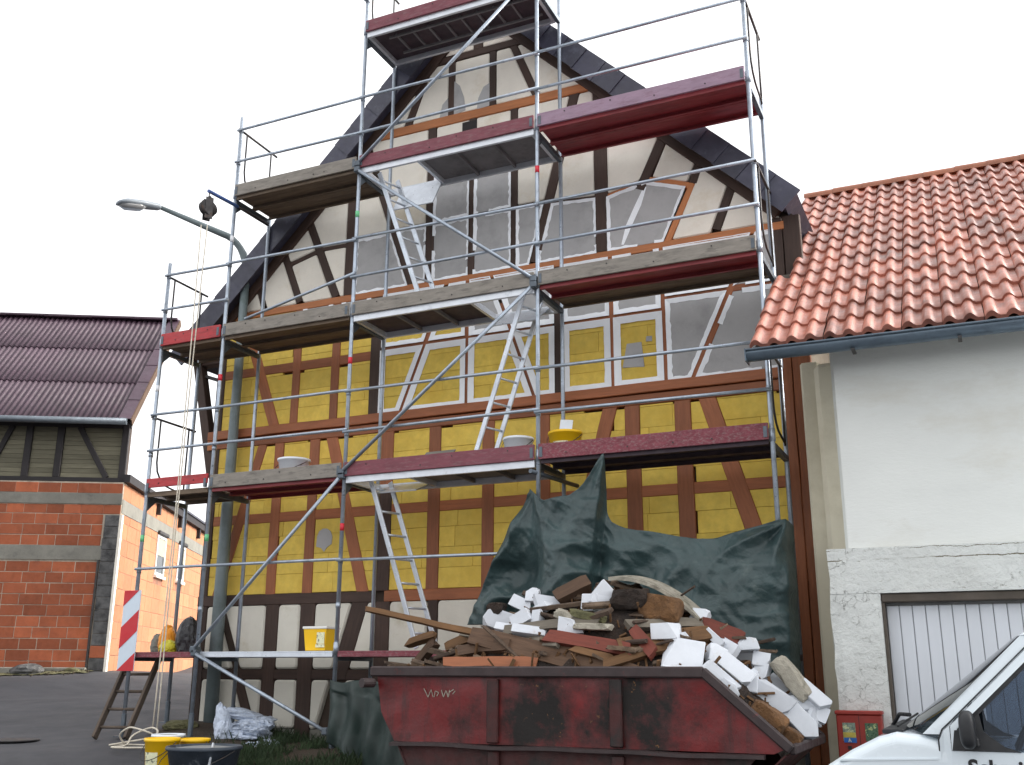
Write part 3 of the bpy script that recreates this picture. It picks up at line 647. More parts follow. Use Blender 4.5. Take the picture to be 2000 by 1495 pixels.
for i in range(5):
    for li, L in enumerate(LZ):
        if (i == 0 and li > 2) or (i == 1 and li > 3) or (i == 4 and li > 3): continue
        sleeve(ST[('o', i)], SX[i], 0, L+.03, .13)
        z = L-.075
        tr = mk('transom', box(SX[i]-.024, SX[i]+.024, .02, YI-.02, z-.03, z+.028), 'galv_dark', scaf)
        if li > 0:
            x = SX[i]; V = [Vector((x-.006+k*.012, y, zz)) for k in (0, 1) for y, zz in ((.02, z-.028), (.17, z-.028), (.02, z-.17))]
            mk('gusset', (V, [(0, 1, 2), (5, 4, 3), (0, 3, 4, 1), (1, 4, 5, 2), (2, 5, 3, 0)]), 'galv_dark', tr)
        for dz in (.5, 1.0):
            if L+dz < (7.07, 9.08, 11, 11, 8.95)[i]: sleeve(ST[('o', i)], SX[i], 0, L+dz, .06, .03)
DK = {(0, 0): ('toe_worn', None), (0, 1): ('alu', None), (0, 2): ('toe_worn', None),
      (1, 0): ('deck_brown', 'toe_red'), (1, 1): ('deck_red', 'toe_grey'), (1, 2): ('hatchL', 'toe_maroon'), (1, 3): ('deck_dark', 'toe_worn'),
      (2, 0): ('deck_brown', 'toe_red'), (2, 1): ('deck_brown', 'toe_grey'), (2, 2): ('hatchR', 'toe_grey'), (2, 3): ('deck_mixed', 'toe_grey'),
      (3, 1): ('deck_brown', 'toe_grey'), (3, 2): ('hatchL', 'toe_maroon'), (3, 3): ('deck_red', 'toe_purple'), (4, 2): ('frame', 'toe_maroon')}
def plank(x0, x1, y0, y1, L, mat):
    t = .018; h = .062
    return mk('deck_plank', join(box(x0, x1, y0, y1, L-t, L, .003), box(x0, x1, y0, y0+.012, L-h, L-t), box(x0, x1, y1-.012, y1, L-h, L-t), box(x0, x1, y0+.012, y0+.035, L-h, L-h+.004), box(x0, x1, y1-.035, y1-.012, L-h, L-h+.004)), mat, scaf)
for (li, b), (dk, toe) in DK.items():
    L = LZ[li]; x0, x1 = SX[b]+.035, SX[b+1]-.035; y0, y1 = -.018, .70
    if dk in ('hatchL', 'hatchR', 'frame'):
        fr = mk('deck_frame', join(box(x0, x1, y0-.01, y0+.025, L-.10, L-.004, .004), box(x0, x1, y1-.025, y1+.01, L-.10, L-.004, .004), box(x0, x0+.04, y0+.025, y1-.025, L-.09, L-.01), box(x1-.04, x1, y0+.025, y1-.025, L-.09, L-.01)), 'galv_white', scaf)
        if dk == 'frame':
            mk('deck_board', box(x0+.04, x1-.04, y0+.025, y1-.025, L-.03, L-.012), 'deck_dark', fr)
            for k in range(8):
                xx = x0+.35+k*(x1-x0-.5)/8; mk('cross_bar', box(xx-.012, xx+.012, y0+.15, y1-.2, L-.062, L-.034), 'deck_grey', fr)
            for yy in (y0+.15, y1-.2): mk('cross_bar', box(x0+.25, x1-.1, yy-.012, yy+.012, L-.09, L-.063), 'deck_grey', fr)
        else:
            ho = .72; a, bb = (x0+.1+ho, x1-.04) if dk == 'hatchL' else (x0+.04, x1-.1-ho)
            mk('deck_board', box(a, bb, y0+.025, y1-.025, L-.026, L-.01), 'deck_dark' if li == 2 else 'deck_grey', fr)
            for k in (1, 2): xx = a+(bb-a)*k/3; mk('cross_bar', box(xx-.015, xx+.015, y0+.025, y1-.025, L-.075, L-.03), 'deck_grey', fr)
            e = a if dk == 'hatchL' else bb; mk('cross_bar', box(e-.02, e+.02, y0+.025, y1-.025, L-.085, L-.012), 'galv_white', fr)
            # lid folded open against the guard side / hanging down at level four
            hx0, hx1 = (x0+.12, a-.03) if dk == 'hatchL' else (bb+.03, x1-.12)
            ang = {3: 60, 2: 34, 1: 20}[li]
            Mx = Matrix.Translation((0, y1-.03, L-.03)) @ Matrix.Rotation(R(ang), 4, 'X')
            mk('hatch_lid', xf(box(hx0+.1, hx1+.03, -.50, 0, -.008, .008, .003), Mx), 'alu', fr)
    else:
        for k in range(2):
            a = y0+k*.362; plank(x0, x1, a, a+.352, L, ('deck_red', 'deck_brown')[k] if dk == 'deck_mixed' else dk)
    if toe:
        sag = random.uniform(-.008, .008)
        V, F = box(x0-.01, x1+.01, -.060, -.032, L-.022, L+.146, .004)
        if (li, b) == (1, 0): V, F = box(x0-.01, x1+.01, -.058, -.030, L+.05, L+.17, .004)
        tb = mk('toe_board', (V, F), toe, scaf)
        for k in range(4):
            bx_ = x0+.15+(x1-x0-.3)*(k+random.uniform(.2, .8))/4; bz = L+random.choice((.03, .10)); mk('bolt', tube([(bx_, -.066, bz), (bx_, -.058, bz)], .008, 8), 'iron', tb)
        for xx in (x0+.02, x1-.02): mk('clip', box(xx-.018, xx+.018, -.066, -.030, L+.0, L+.11), 'galv_dark', tb)
RAILS = {(0, 0): (1.02,), (0, 1): (1.02,), (0, 2): (1.0,), (1, 0): (.55, 1.03), (1, 1): (.55, 1.03), (1, 2): (.53, 1.02), (1, 3): (.5, 1.0), (2, 0): (.5, 1.0), (2, 1): (1.0,), (2, 2): (.5, 1.0), (2, 3): (.5, 1.0), (3, 1): (.5, 1.0), (3, 2): (.5, 1.0), (3, 3): (.5, 1.0), (4, 2): (.5, 1.0)}
for (li, b), rs in RAILS.items():
    for dz in rs:
        j = random.uniform(-.012, .012); z = LZ[li]+dz
        rod('guard_rail', (SX[b]-.03, -.035, z+j), (SX[b+1]+.03, -.035, z-j), .0185, 'galv', scaf)
rod('guard_rail', (.35, -.03, 6.05), (2.02, -.03, 6.42), .0185, 'galv', scaf)
for a, b in (((0, 1.9), (1.99, 3.86)), ((1.99, 3.9), (4.45, 5.86)), ((4.45, 5.93), (2.0, 7.82)), ((2.0, 7.9), (4.42, 9.95)), ((.02, 1.86), (1.95, 1.02))):
    o = rod('diagonal_brace', (a[0], -.075, a[1]), (b[0], -.075, b[1]), .022, 'galv', scaf)
    for p in (a, b): mk('coupler', box(p[0]-.04, p[0]+.04, -.1, .03, p[1]-.04, p[1]+.04, .012), 'galv_dark', o)
def hoop(x, L, z1=1.0):
    P = [(x, .12, L+z1), (x, .12, L+.42)]+[(x, .12+.3*(1-math.cos(t)), L+.42-.3*math.sin(t)) for t in (.4, .8, 1.2, 1.5)]+[(x, .66, L+.08)]
    o = mk('end_guard', tube(P, .012, 8), 'iron', scaf, smooth='quads')
    mk('end_rail', tube([(x, -.05, L+z1), (x, YI+.05, L+z1-.02)], .016, 8), 'iron', o, smooth='quads')
    mk('end_rail', tube([(x, .66, L+z1), (x, .66, L+.05)], .012, 8), 'iron', o, smooth='quads')
for x, L in ((SX[0], 3.875), (SX[0], 5.875), (SX[1]+.01, 7.875), (SX[4]+.02, 5.875), (SX[4]+.02, 7.875), (SX[2], 9.875)): hoop(x, L)
hoop(SX[4]+.01, 3.875, .95)
def band(i, z, mat, kind='o'): sleeve(ST[(kind, i)], SX[i], 0 if kind == 'o' else YI, z, .085, .0262, mat, 'tape_band')
for i, px, py, mt in ((3, 1048, 332, 'band_red'), (2, 685, 705, 'band_red'), (2, 669, 1030, 'band_red'), (1, 432, 738, 'band_red'), (2, 695, 420, 'band_green'), (1, 404, 1051, 'band_green'), (0, 279, 1052, 'band_green'), (0, 306, 760, 'band_white'), (1, 451, 468, 'band_white')):
    band(i, A(px, py, 0)[1], mt)
rod('transom_tube', (4.43, -.12, 3.72), (4.62, .78, 3.69), .024, 'galv_dark', scaf)
# hoist arm on the left standard
rod('hoist_arm', (.03, -.56, 7.70), (.03, .02, 7.73), .024, 'blue_paint', scaf); rod('hoist_arm', (.03, .02, 7.73), (.03, .68, 7.73), .018, 'iron', scaf)

# pulley and rope
pul = root('hoist_pulley', (.03, -.54, 7.4), 'dark pulley block hanging from the blue hoist arm', 'pulley')
mk('wheel', xf(lathe([(.03, -.03), (.12, -.028), (.10, 0), (.12, .028), (.03, .03)], 20, True, True), Matrix.Translation((.03, -.54, 7.46)) @ Matrix.Rotation(R(78), 4, 'Y') @ Matrix.Rotation(R(20), 4, 'X')), 'iron', pul, smooth='quads')
mk('housing', xf(join(box(-.05, .05, -.05, -.036, -.16, .14, .01), box(-.05, .05, .036, .05, -.16, .14, .01), box(-.02, .02, -.05, .05, .13, .16, .01)), Matrix.Translation((.03, -.54, 7.46)) @ Matrix.Rotation(R(60), 4, 'Z')), 'iron', pul)
mk('hook', tube([(.03, -.54, 7.6), (.03, -.54, 7.70)], .008, 8), 'iron', pul)
rp = root('hoist_rope', (.0, -.6, gz(0, -.7)), 'two pale hoist rope strands hanging from the pulley to a coil', 'rope')
zb = gz(-.05, -.75)+.03
a0, a1 = at(393, 440, -.60), at(405, 440, -.54)
cA, cB = at(298, 1425, -.72), at(305, 1440, -.66)
def sway(p, q, k): return [Vector(p).lerp(Vector(q), t)+Vector((k*math.sin(math.pi*t), 0, 0)) for t in [i/14 for i in range(15)]]
mk('strand', tube(sway(a0, cA, .03), .0075, 6), 'rope', rp, smooth='quads'); mk('strand', tube(sway(a1, cB, -.02), .0075, 6), 'rope', rp, smooth='quads')
cc = at(262, 1462, -.9); zc = gz(cc.x, cc.y)+.05
coil = []
for i in range(90):
    a = i/90*2*math.pi*2.6; rr = .19+.06*math.sin(a*1.7)+.04*math.cos(a*3.1)
    coil.append((cc.x+rr*1.15*math.cos(a), cc.y+rr*.7*math.sin(a), zc+.02*i/90+.20*max(0, math.sin(a*.62+.9))**2))
mk('coil', tube(coil+[tuple(cB)], .010, 6), 'rope', rp, smooth='quads')

# ------------------------------------------------------------------ ladders
def ladder(name, p0, p1, wid, side, n, label, mat='alu', sr=.034, rr=.014, sd2=.022):
    p0, p1, side = Vector(p0), Vector(p1), Vector(side).normalized(); o = root(name, p0, label, 'ladder'); d = (p1-p0).normalized()
    for s in (-.5, .5):
        Mx, L = frame(p0+side*wid*s, p1+side*wid*s, side)
        mk('stile', box(-L/2, L/2, -sd2/2, sd2/2, -sr, sr, .004), mat, o, Mx)
    L = (p1-p0).length
    for i in range(n):
        c = p0+d*L*(i+.6)/n; mk('rung', tube([c-side*wid*.5, c+side*wid*.5], rr, 8), mat, o, smooth='quads')
    return o
ladder('scaffold_ladder', (2.97, .33, 1.9), (2.30, .30, 3.84), .30, (.35, 1, 0), 7, 'aluminium ladder from the lowest scaffold deck to the second deck, left of the tarpaulin')
ladder('scaffold_ladder', (3.62, .33, 3.89), (4.27, .30, 5.84), .30, (.35, 1, 0), 7, 'bright aluminium ladder leaning right between second and third deck beside white bucket')
ladder('scaffold_ladder', (2.93, .33, 5.89), (2.24, .30, 7.84), .30, (.35, 1, 0), 7, 'aluminium ladder rising to the open hatch of the fourth scaffold deck')
# ------------------------------------------------------------------ striped hazard marker
sg = root('hazard_marker', (-1.06, -.06, gz(-1, 0)), 'red and white diagonally striped hazard board on the leftmost scaffold standard', 'sign')
sx0, sz1 = A(245, 1154, -.07); sx1, _ = A(284, 1154, -.07); _, sz0 = A(256, 1311, -.07); sw = .27; xc = -1.055
mk('board', box(xc-sw/2, xc+sw/2, -.062, -.05, sz0, sz1, .006), 'sign_white', sg)
rect = [(xc-sw/2+.001, sz0+.001), (xc+sw/2-.001, sz0+.001), (xc+sw/2-.001, sz1-.001), (xc-sw/2+.001, sz1-.001)]
k = 1/math.sqrt(1+.8**2); per = (sz1-sz0)*.53
for i in range(-2, 5):
    c0 = sz0+.27*(sz1-sz0)+.108+per*i; pl_ = clip(clip(rect, .8*k, -k, (.8*(xc)-c0)*k), -.8*k, k, -(.8*(xc)-(c0+per*.5))*k)
    pl_ = clean(pl_)
    if len(pl_) > 2 and abs(area(pl_)) > .002: mk('stripe', ([Vector((x, -.0655, z)) for x, z in pl_], [tuple(range(len(pl_)))]), 'sign_red', sg)
mk('clamp', box(xc-.04, xc+.04, -.05, .03, (sz0+sz1)/2-.02, (sz0+sz1)/2+.02), 'galv_dark', sg)

# ------------------------------------------------------------------ street lamp
P0 = at(484, 492, .87); B0 = at(428, 1410, .87)
lamp = root('street_lamp', (B0.x, .87, B0.z-.05), 'tall grey-green street lamp with curved arm between the scaffold and the gable', 'street lamp')
hd = at(312, 405, -.05); hd2 = at(248, 398, -.5)
px_ = B0.x+(P0.x-B0.x)
pole = [(B0.x, .87, B0.z-.1), (B0.x, .87, 3.0), (B0.x, .87, 3.2), (P0.x, .87, 7.2)]
pole = [(P0.x, .87, z) for z in (.95, 3.0)]+[(P0.x, .87, 5.0), (P0.x, .87, 7.15)]
mk('pole', tube(pole, [.088, .082, .066, .056], 16), 'lamp_paint', lamp, smooth='quads')
top = Vector((P0.x, .87, 7.15)); dirh = Vector((hd.x-top.x, hd.y-top.y, 0)); H = hd.z-top.z; Lh = dirh.length; dirh.normalize()
arm = [top+dirh*(.42*(1-math.cos(t)))+Vector((0, 0, .55*math.sin(t))) for t in [i/8*math.pi/2*.93 for i in range(9)]]+[hd]
mk('arm', tube(arm, [.056]*4+[.048]*5+[.03], 12), 'lamp_paint', lamp, smooth='quads')
ax = (hd2-hd).normalized(); Mx, L = frame(hd, hd+ax*.62, (0, 0, 1))
def ell(prof, n=16):
    V, F = [], []
    for x, ry, rz, zc in prof:
        for k in range(n): a = 2*math.pi*k/n; V.append(Vector((x, rz*math.sin(a)+zc, ry*math.cos(a))))
    for i in range(len(prof)-1):
        for k in range(n): F.append((i*n+k, i*n+(k+1) % n, (i+1)*n+(k+1) % n, (i+1)*n+k))
    return V, F+[tuple(range(n))[::-1], tuple(range((len(prof)-1)*n, len(prof)*n))]
head = mk('lamp_head', ell([(-.31, .05, .04, 0), (-.28, .065, .05, 0), (-.05, .10, .06, .01), (.2, .12, .055, .01), (.30, .09, .03, .0), (.32, .04, .01, 0)]), 'lamp_head', lamp, Mx, smooth='quads')
mk('lamp_glass', ell([(-.08, .06, .02, -.03), (.0, .085, .06, -.03), (.2, .095, .06, -.03), (.29, .05, .02, -.02)]), 'lens', head, Mx, smooth='quads')

# ------------------------------------------------------------------ green tarpaulins
def sheet(name, top, bot, nu, nv, fold, mat, label):
    def arc(P):
        Q = [at(*p) for p in P]; L = [0]
        for i in range(1, len(Q)): L.append(i)
        return Q
    T, B = arc(top), arc(bot); n = len(T)-1; V, F = [], []
    def smp(Q, u):
        t = u*n; i = min(int(t), n-1); f = t-i
        p0, p1, p2, p3 = Q[max(i-1, 0)], Q[i], Q[i+1], Q[min(i+2, n)]
        lin = p1.lerp(p2, f); cat = .5*((2*p1)+(p2-p0)*f+(2*p0-5*p1+4*p2-p3)*f*f+(3*p1-p0-3*p2+p3)*f**3)
        return lin.lerp(cat, .5)
    for j in range(nv+1):
        for i in range(nu+1):
            u, v = i/nu, j/nv; p = smp(T, u).lerp(smp(B, u), v); d = fold(p, u, v)
            V.append(p+Vector((d*.25, -d, d*.1)))
    W = nu+1; F = [(j*W+i, j*W+i+1, (j+1)*W+i+1, (j+1)*W+i) for j in range(nv) for i in range(nu)]
    o = mk(name, (V, F), mat, smooth=True, recalc=False); sm = o.modifiers.new('thickness', 'SOLIDIFY'); sm.thickness = .004
    return tag(o, label, 'tarpaulin')
pk, rk, lk = at(1182, 886, -.1), at(1534, 1016, -.1), at(1045, 960, -.1)
def crease(x): return (1-abs(((x/math.pi) % 2)-1))**1.4      # sharp-backed wave, 0..1
def fold1(p, u, v):
    d = 0
    for c, a, f, ph, s_ in ((pk, .06, 15, 0, .9), (rk, .15, 9, 1., 1.5), (lk, .12, 8, .6, .8)):
        e = Vector((p.x-c.x, p.z-c.z)); r = e.length; an = math.atan2(e.y, e.x)
        d += a*(crease(an*f+ph+2.2*noise.noise((p.x*1.6, p.z*1.6, ph)))-.4)*min(1, r/.25)*math.exp(-r/s_)
    n1 = noise.noise((p.x*1.7, p.z*2.1, 3)); n2 = noise.noise((p.x*3.6+1.5*n1, p.z*4.2, 9))
    d += .15*(1-2*abs(n1))*min(1, v*3)+.04*(1-2*abs(n2))*min(1, v*4)+.03*noise.noise((p.x*2.2, p.z*2.6, 0))
    return d+.012*(1-2*abs(noise.noise((p.x*9+p.z*5, p.z*7, 8))))
top = [(1036, 956, -.05), (1046, 966, -.14), (1062, 978, -.24), (1085, 976, -.30), (1112, 968, -.30), (1138, 945, -.22), (1160, 915, -.12), (1179, 886, -.06), (1183, 950, -.05), (1186, 1000, -.06), (1196, 1022, -.10), (1225, 1034, -.12), (1290, 1043, -.10), (1350, 1050, -.1), (1395, 1051, -.1), (1445, 1036, -.1), (1500, 1021, -.09), (1533, 1015, -.06), (1549, 1028, .2)]
bot = [(915, 1222, -.02), (965, 1226, -.02), (1030, 1232, .0), (1046, 1236, -.34), (1062, 1240, -.46), (1090, 1245, -.48), (1115, 1250, -.42), (1140, 1258, -.34), (1150, 1264, -.16), (1162, 1270, -.06), (1185, 1278, -.12), (1225, 1290, -.2), (1290, 1315, -.2), (1350, 1335, -.2), (1395, 1345, -.2), (1445, 1352, -.2), (1500, 1355, -.18), (1540, 1350, -.12), (1562, 1330, .2)]
sheet('tarpaulin', top, bot, 220, 110, fold1, 'tarp', 'large dark green tarpaulin draped on the scaffold behind the rubble heap')
def fold2(p, u, v): return .09*noise.noise((p.x*3, p.z*2, 3))+.05*math.sin(p.x*16+2*noise.noise((p.x, p.z*2, 1)))*min(1, v*2+.3)+.06*(v < .16)*math.sin(u*9)
sheet('tarpaulin', [(646, 1328, -.05), (668, 1334, -.14), (700, 1330, -.3), (715, 1326, -.45), (745, 1334, -.7), (790, 1345, -.8)], [(640, 1450, -.1), (668, 1470, -.35), (700, 1500, -.5), (730, 1530, -.7), (770, 1560, -.9), (850, 1590, -1.1)], 40, 40, fold2, 'tarp_dark', 'dark green tarpaulin hanging to the ground left of the red skip')

# ------------------------------------------------------------------ red skip and its load
YS0, YS1 = -2.1, -.66
skip = root('skip_container', (5.5, -1.4, gz(5.5, -1.4)), 'battered red steel skip with sloping end, heaped with rubble', 'skip')
prof = [(3.84, 1.65), (3.90, 1.32), (4.06, 1.08), (4.42, .32), (6.42, .32), (7.10, 1.05), (7.32, 1.10), (6.70, 1.65)]
up_ = [(3.84, 1.65), (3.90, 1.32), (4.04, 1.09), (7.12, 1.09), (7.32, 1.11), (6.70, 1.65)]
lo_ = [(4.05, 1.07), (4.42, .32), (6.42, .32), (7.08, 1.07)]
nx, nz = 70, 14; V, F = [], []
for j in range(nz+1):
    for i in range(nx+1):
        z = 1.09+(1.65-1.09)*j/nz; xl = 3.84+.06*(1.65-z)/.33 if z > 1.32 else 3.90+.14*(1.32-z)/.23; xr = 7.32-(z-1.11)*.62/.54 if z > 1.11 else 7.20; x = xl+(xr-xl)*i/nx
        V.append(Vector((x, YS0+.004+.016*noise.noise((x*1.7, z*2.4, 2))+.006*noise.noise((x*6, z*6, 5)), z)))
F = [(j*(nx+1)+i, j*(nx+1)+i+1, (j+1)*(nx+1)+i+1, (j+1)*(nx+1)+i) for j in range(nz) for i in range(nx)]
mk('side_panel', (V, F), 'skip_red', skip, smooth=True, recalc=False); mk('lower_panel', prism(lo_, YS0+.02, YS0+.035, .002), 'skip_dirty', skip)
mk('side_panel', prism(up_, YS1, YS1+.012, .002), 'skip_red', skip); mk('lower_panel', prism(lo_, YS1-.03, YS1-.015, .002), 'skip_dirty', skip)
def plate(name, a, b, mat, th=.012): bar(name, (a[0], (YS0+YS1)/2, a[1]), (b[0], (YS0+YS1)/2, b[1]), th, YS1-YS0-.02, mat, skip, ch=.002)
plate('end_panel', (3.86, 1.64), (4.06, 1.09), 'skip_dirty'); plate('end_panel', (4.07, 1.07), (4.42, .33), 'skip_dirty'); plate('floor_panel', (4.43, .32), (6.41, .32), 'skip_dirty'); plate('end_panel', (6.43, .34), (7.28, 1.08), 'skip_dirty')
for y in (YS0, YS1+.012):
    ys = -1 if y == YS0 else 1; yy = y+ys*.02
    bar('rim', (3.80, yy, 1.655), (6.72, yy, 1.655), .085, .06, 'skip_rim', skip, ch=.012)
    bar('rim', (6.705, yy, 1.665), (7.33, yy, 1.125), .075, .055, 'skip_rim', skip, ch=.012)
bar('rim', (7.335, YS0, 1.125), (7.335, YS1, 1.125), .07, .05, 'skip_rim', skip, up=(1, 0, 0), ch=.012); bar('rim', (3.82, YS0, 1.655), (3.82, YS1, 1.655), .08, .06, 'skip_rim', skip, up=(1, 0, 0), ch=.012)
V, F = [], []
for i in range(41):
    x = 4.02+3.12*i/40; zc = 1.074-.004*i/40*2+.012*noise.noise((x*1.9, 0, 6)); yj = .008*noise.noise((x*3, 4, 1))
    V += [Vector((x, YS0+y+yj, zc+z)) for y, z in ((.02, -.018), (-.055, -.014), (-.055, .012), (.02, .018))]
F = [(i*4+k, i*4+(k+1) % 4, i*4+4+(k+1) % 4, i*4+4+k) for i in range(40) for k in range(4)]+[(3, 2, 1, 0), (160, 161, 162, 163)]
mk('ledge', (V, F), 'skip_rim', skip)
for px in (965, 1205):
    x = A(px, 1380, YS0)[0]; bar('rib', (x, YS0-.024, 1.60), (x, YS0-.024, 1.10), .10, .045, 'skip_dirty', skip, ch=.01); bar('rib', (x, YS0+.0, 1.04), (x, YS0+.0, .36), .10, .04, 'skip_dirty', skip, ch=.01)
    bar('foot', (x-.25, YS0+.1, .30), (x+.25, YS0+.1, .30), .08, .1, 'skip_rim', skip)
for x in (4.5, 6.2): mk('skid', box(x-.06, x+.06, YS0+.15, YS1-.15, .20, .31), 'skip_rim', skip)
mk('lifting_pin', tube([(3.84, YS0-.05, 1.56), (3.80, YS0-.17, 1.56)], .04, 12), 'skip_rim', skip);
def scratches(pts, name, mat):
    V, F = [], []
    for (a, b) in pts:
        p, q = Vector((*A(*a, YS0-.0015),)), Vector((*A(*b, YS0-.0015),)); e = (q-p).normalized()*.0035; nn = Vector((-e.y, e.x)); k = len(V)
        V += [Vector((v.x, YS0-.0015, v.y)) for v in (p+nn, q+nn, q-nn, p-nn)]; F.append((k, k+1, k+2, k+3))
    mk(name, (V, F), mat, skip, recalc=False)
scratches([((828, 1345), (836, 1362)), ((836, 1362), (842, 1347)), ((842, 1347), (846, 1362)), ((850, 1350), (848, 1362)), ((850, 1350), (857, 1353)), ((857, 1353), (853, 1360)), ((862, 1348), (866, 1362)), ((866, 1362), (871, 1349)), ((872, 1350), (875, 1362)), ((878, 1348), (876, 1361)), ((878, 1352), (886, 1347)), ((889, 1350), (884, 1356))], 'scratch', 'slab')
def heap(x, y):
    X = [3.86, 4.1, 4.45, 4.8, 5.3, 5.9, 6.25, 6.6, 6.85, 7.1, 7.3]; Hh = [1.5, 1.72, 1.9, 2.1, 2.3, 2.38, 2.2, 1.95, 1.72, 1.5, 1.2]
    x = min(max(x, X[0]), X[-1])
    for i in range(len(X)-1):
        if x <= X[i+1]: t = (x-X[i])/(X[i+1]-X[i]); h = Hh[i]+(Hh[i+1]-Hh[i])*t; break
    rim = 1.58 if x < 6.7 else 1.58-(x-6.7)*.88
    t = (y-YS0)/(YS1-YS0); k = math.sin(min(1, max(0, t/.62))*math.pi/2) if t < .62 else 1-.45*((t-.62)/.38)**2
    return rim+(h-rim)*k
V, F = [], []; nx, ny = 90, 40
for j in range(ny+1):
    for i in range(nx+1):
        x = 3.88+(7.26-3.88)*i/nx; y = YS0+.02+(YS1-YS0-.04)*j/ny
        V.append(Vector((x, y, heap(x, y)-.03+.05*noise.noise((x*6, y*6, 0))+.03*noise.noise((x*17, y*17, 2)))))
F = [(j*(nx+1)+i, j*(nx+1)+i+1, (j+1)*(nx+1)+i+1, (j+1)*(nx+1)+i) for j in range(ny) for i in range(nx)]
tag(mk('rubble', (V, F), 'rubble', recalc=False), 'dark brown heap of earth and rubble filling the red skip', 'rubble', kind='stuff')
def onheap(px, py, lift=.0):
    d = ray(px, py).normalized(); t = 6.0
    while t < 12:
        p = EYE+d*t
        if p.y > YS0-.1 and p.z < heap(p.x, p.y)+lift and p.y < YS1+.1: return p
        t += .01
    return at(px, py, -1.3)
FOAM = [(1040, 1165, 22, 25, 0), (1020, 1181, 45, 20, 25), (1071, 1178, 55, 20, 4), (1058, 1189, 45, 15, -5), (976, 1212, 50, 32, 20), (1023, 1212, 38, 25, -25), (1051, 1206, 17, 22, 0), (1035, 1234, 60, 15, 5), (1155, 1178, 34, 28, 5), (1178, 1170, 42, 44, 40), (1111, 1224, 30, 26, 10),
        (1301, 1236, 48, 27, -4), (1334, 1246, 20, 8, 0), (1368, 1206, 28, 22, 10), (1334, 1284, 66, 54, 4), (1398, 1249, 38, 14, 45), (1420, 1263, 42, 20, 35), (1459, 1260, 20, 32, 80), (1398, 1283, 30, 30, 15), (1459, 1285, 26, 32, 80), (1487, 1291, 28, 26, 5), (1487, 1318, 24, 30, 5), (1434, 1310, 62, 28, 36), (1404, 1328, 66, 30, 40), (1469, 1330, 20, 40, 5),
        (1509, 1360, 68, 32, 36), (1530, 1352, 60, 22, 42), (1554, 1386, 50, 24, 40), (1565, 1374, 42, 24, -10), (1559, 1410, 70, 32, 36), (1584, 1402, 26, 22, 5), (1598, 1394, 30, 24, 20), (1590, 1362, 55, 22, 40), (1426, 1346, 34, 18, 30), (1120, 1232, 34, 14, -6), (985, 1228, 30, 14, 10)]
ORD = ('first', 'second', 'third', 'fourth', 'fifth', 'sixth', 'seventh', 'eighth', 'ninth', 'tenth', 'eleventh', 'twelfth', 'thirteenth', 'fourteenth', 'fifteenth', 'sixteenth', 'seventeenth', 'eighteenth', 'nineteenth')
def near_rim(f): return (f[0]-1370)*.667-(f[1]-1318)*.745 < 52
lft = sorted([f[:2] for f in FOAM if f[0] < 1140]); nr = sorted([f for f in FOAM if f[0] > 1380 and near_rim(f)], key=lambda f: f[0]+f[1]); fr_ = sorted([f for f in FOAM if f[0] > 1380 and not near_rim(f)], key=lambda f: f[0]+f[1])
nr = [f[:2] for f in nr]; fr_ = [f[:2] for f in fr_]
for i, (px, py, a, b, rot) in enumerate(FOAM):
    p = onheap(px, py, .05); s = (p-EYE).length/FPX; a *= s*1.12; b *= s*1.12; dp = random.uniform(.06, .16)
    tilt = Matrix.Rotation(R(random.uniform(-35, -5)), 4, 'X') @ Matrix.Rotation(R(random.uniform(-28, 28)), 4, 'Z')
    Mx = Matrix.Translation(p) @ Matrix.Rotation(R(rot), 4, 'Y') @ tilt
    bm = bmesh.new(); bmesh.ops.create_cube(bm, size=1); bmesh.ops.bevel(bm, geom=bm.edges[:], offset=.03, segments=1, affect='EDGES'); sh = random.uniform(-.3, .3)
    for v in bm.verts: v.co = Vector((v.co.x*a, v.co.y*dp, v.co.z*b))
    for k in range(random.choice((1, 2, 2, 3))):
        nn = Vector((random.choice((-1, 1))*random.uniform(.4, 1), random.uniform(-1, .6), random.choice((-1, 1))*random.uniform(.3, 1))).normalized()
        ext = max(v.co.dot(nn) for v in bm.verts); r_ = bmesh.ops.bisect_plane(bm, geom=bm.verts[:]+bm.edges[:]+bm.faces[:], plane_co=nn*ext*random.uniform(.62, .86), plane_no=nn, clear_outer=True)
        bmesh.ops.contextual_create(bm, geom=[g for g in r_['geom_cut'] if isinstance(g, bmesh.types.BMEdge)])
    for v in bm.verts: v.co = Vector((v.co.x+sh*v.co.z*.5+random.uniform(-.004, .004), v.co.y+random.uniform(-.004, .004), v.co.z+.2*sh*v.co.x+random.uniform(-.003, .003)))
    bmesh.ops.recalc_face_normals(bm, faces=bm.faces[:]); me = bpy.data.meshes.new('foam_block'); bm.to_mesh(me); bm.free(); me.materials.append(M['foam'])
    o = tag(ob('foam_block', me, None, Mx), '', 'foam block', 'white foam blocks heaped in the skip')
    one = {(1334, 1284): 'largest white foam block, just above the near skip rim', (1301, 1236): 'white foam block standing behind the largest foam block', (1368, 1206): 'white foam block peeking out at the lower end of the curved plaster slab',
           (1178, 1170): 'topmost tilted white foam block on the crest of the heap', (1155, 1178): 'white foam block directly left under the topmost tilted one', (1334, 1246): 'tiny white foam scrap between the largest block and the one behind it'}
    if (px, py) in one: o['label'] = one[(px, py)]
    elif px < 1140: o['label'] = ORD[lft.index((px, py))]+' white foam block from the left in the cluster by the tarpaulin'
    elif (px, py) in nr: o['label'] = ORD[nr.index((px, py))]+' white foam block from the top along the near rim of the sloping skip end'
    else: o['label'] = ORD[fr_.index((px, py))]+' white foam block from the top along the far side of the sloping skip end'
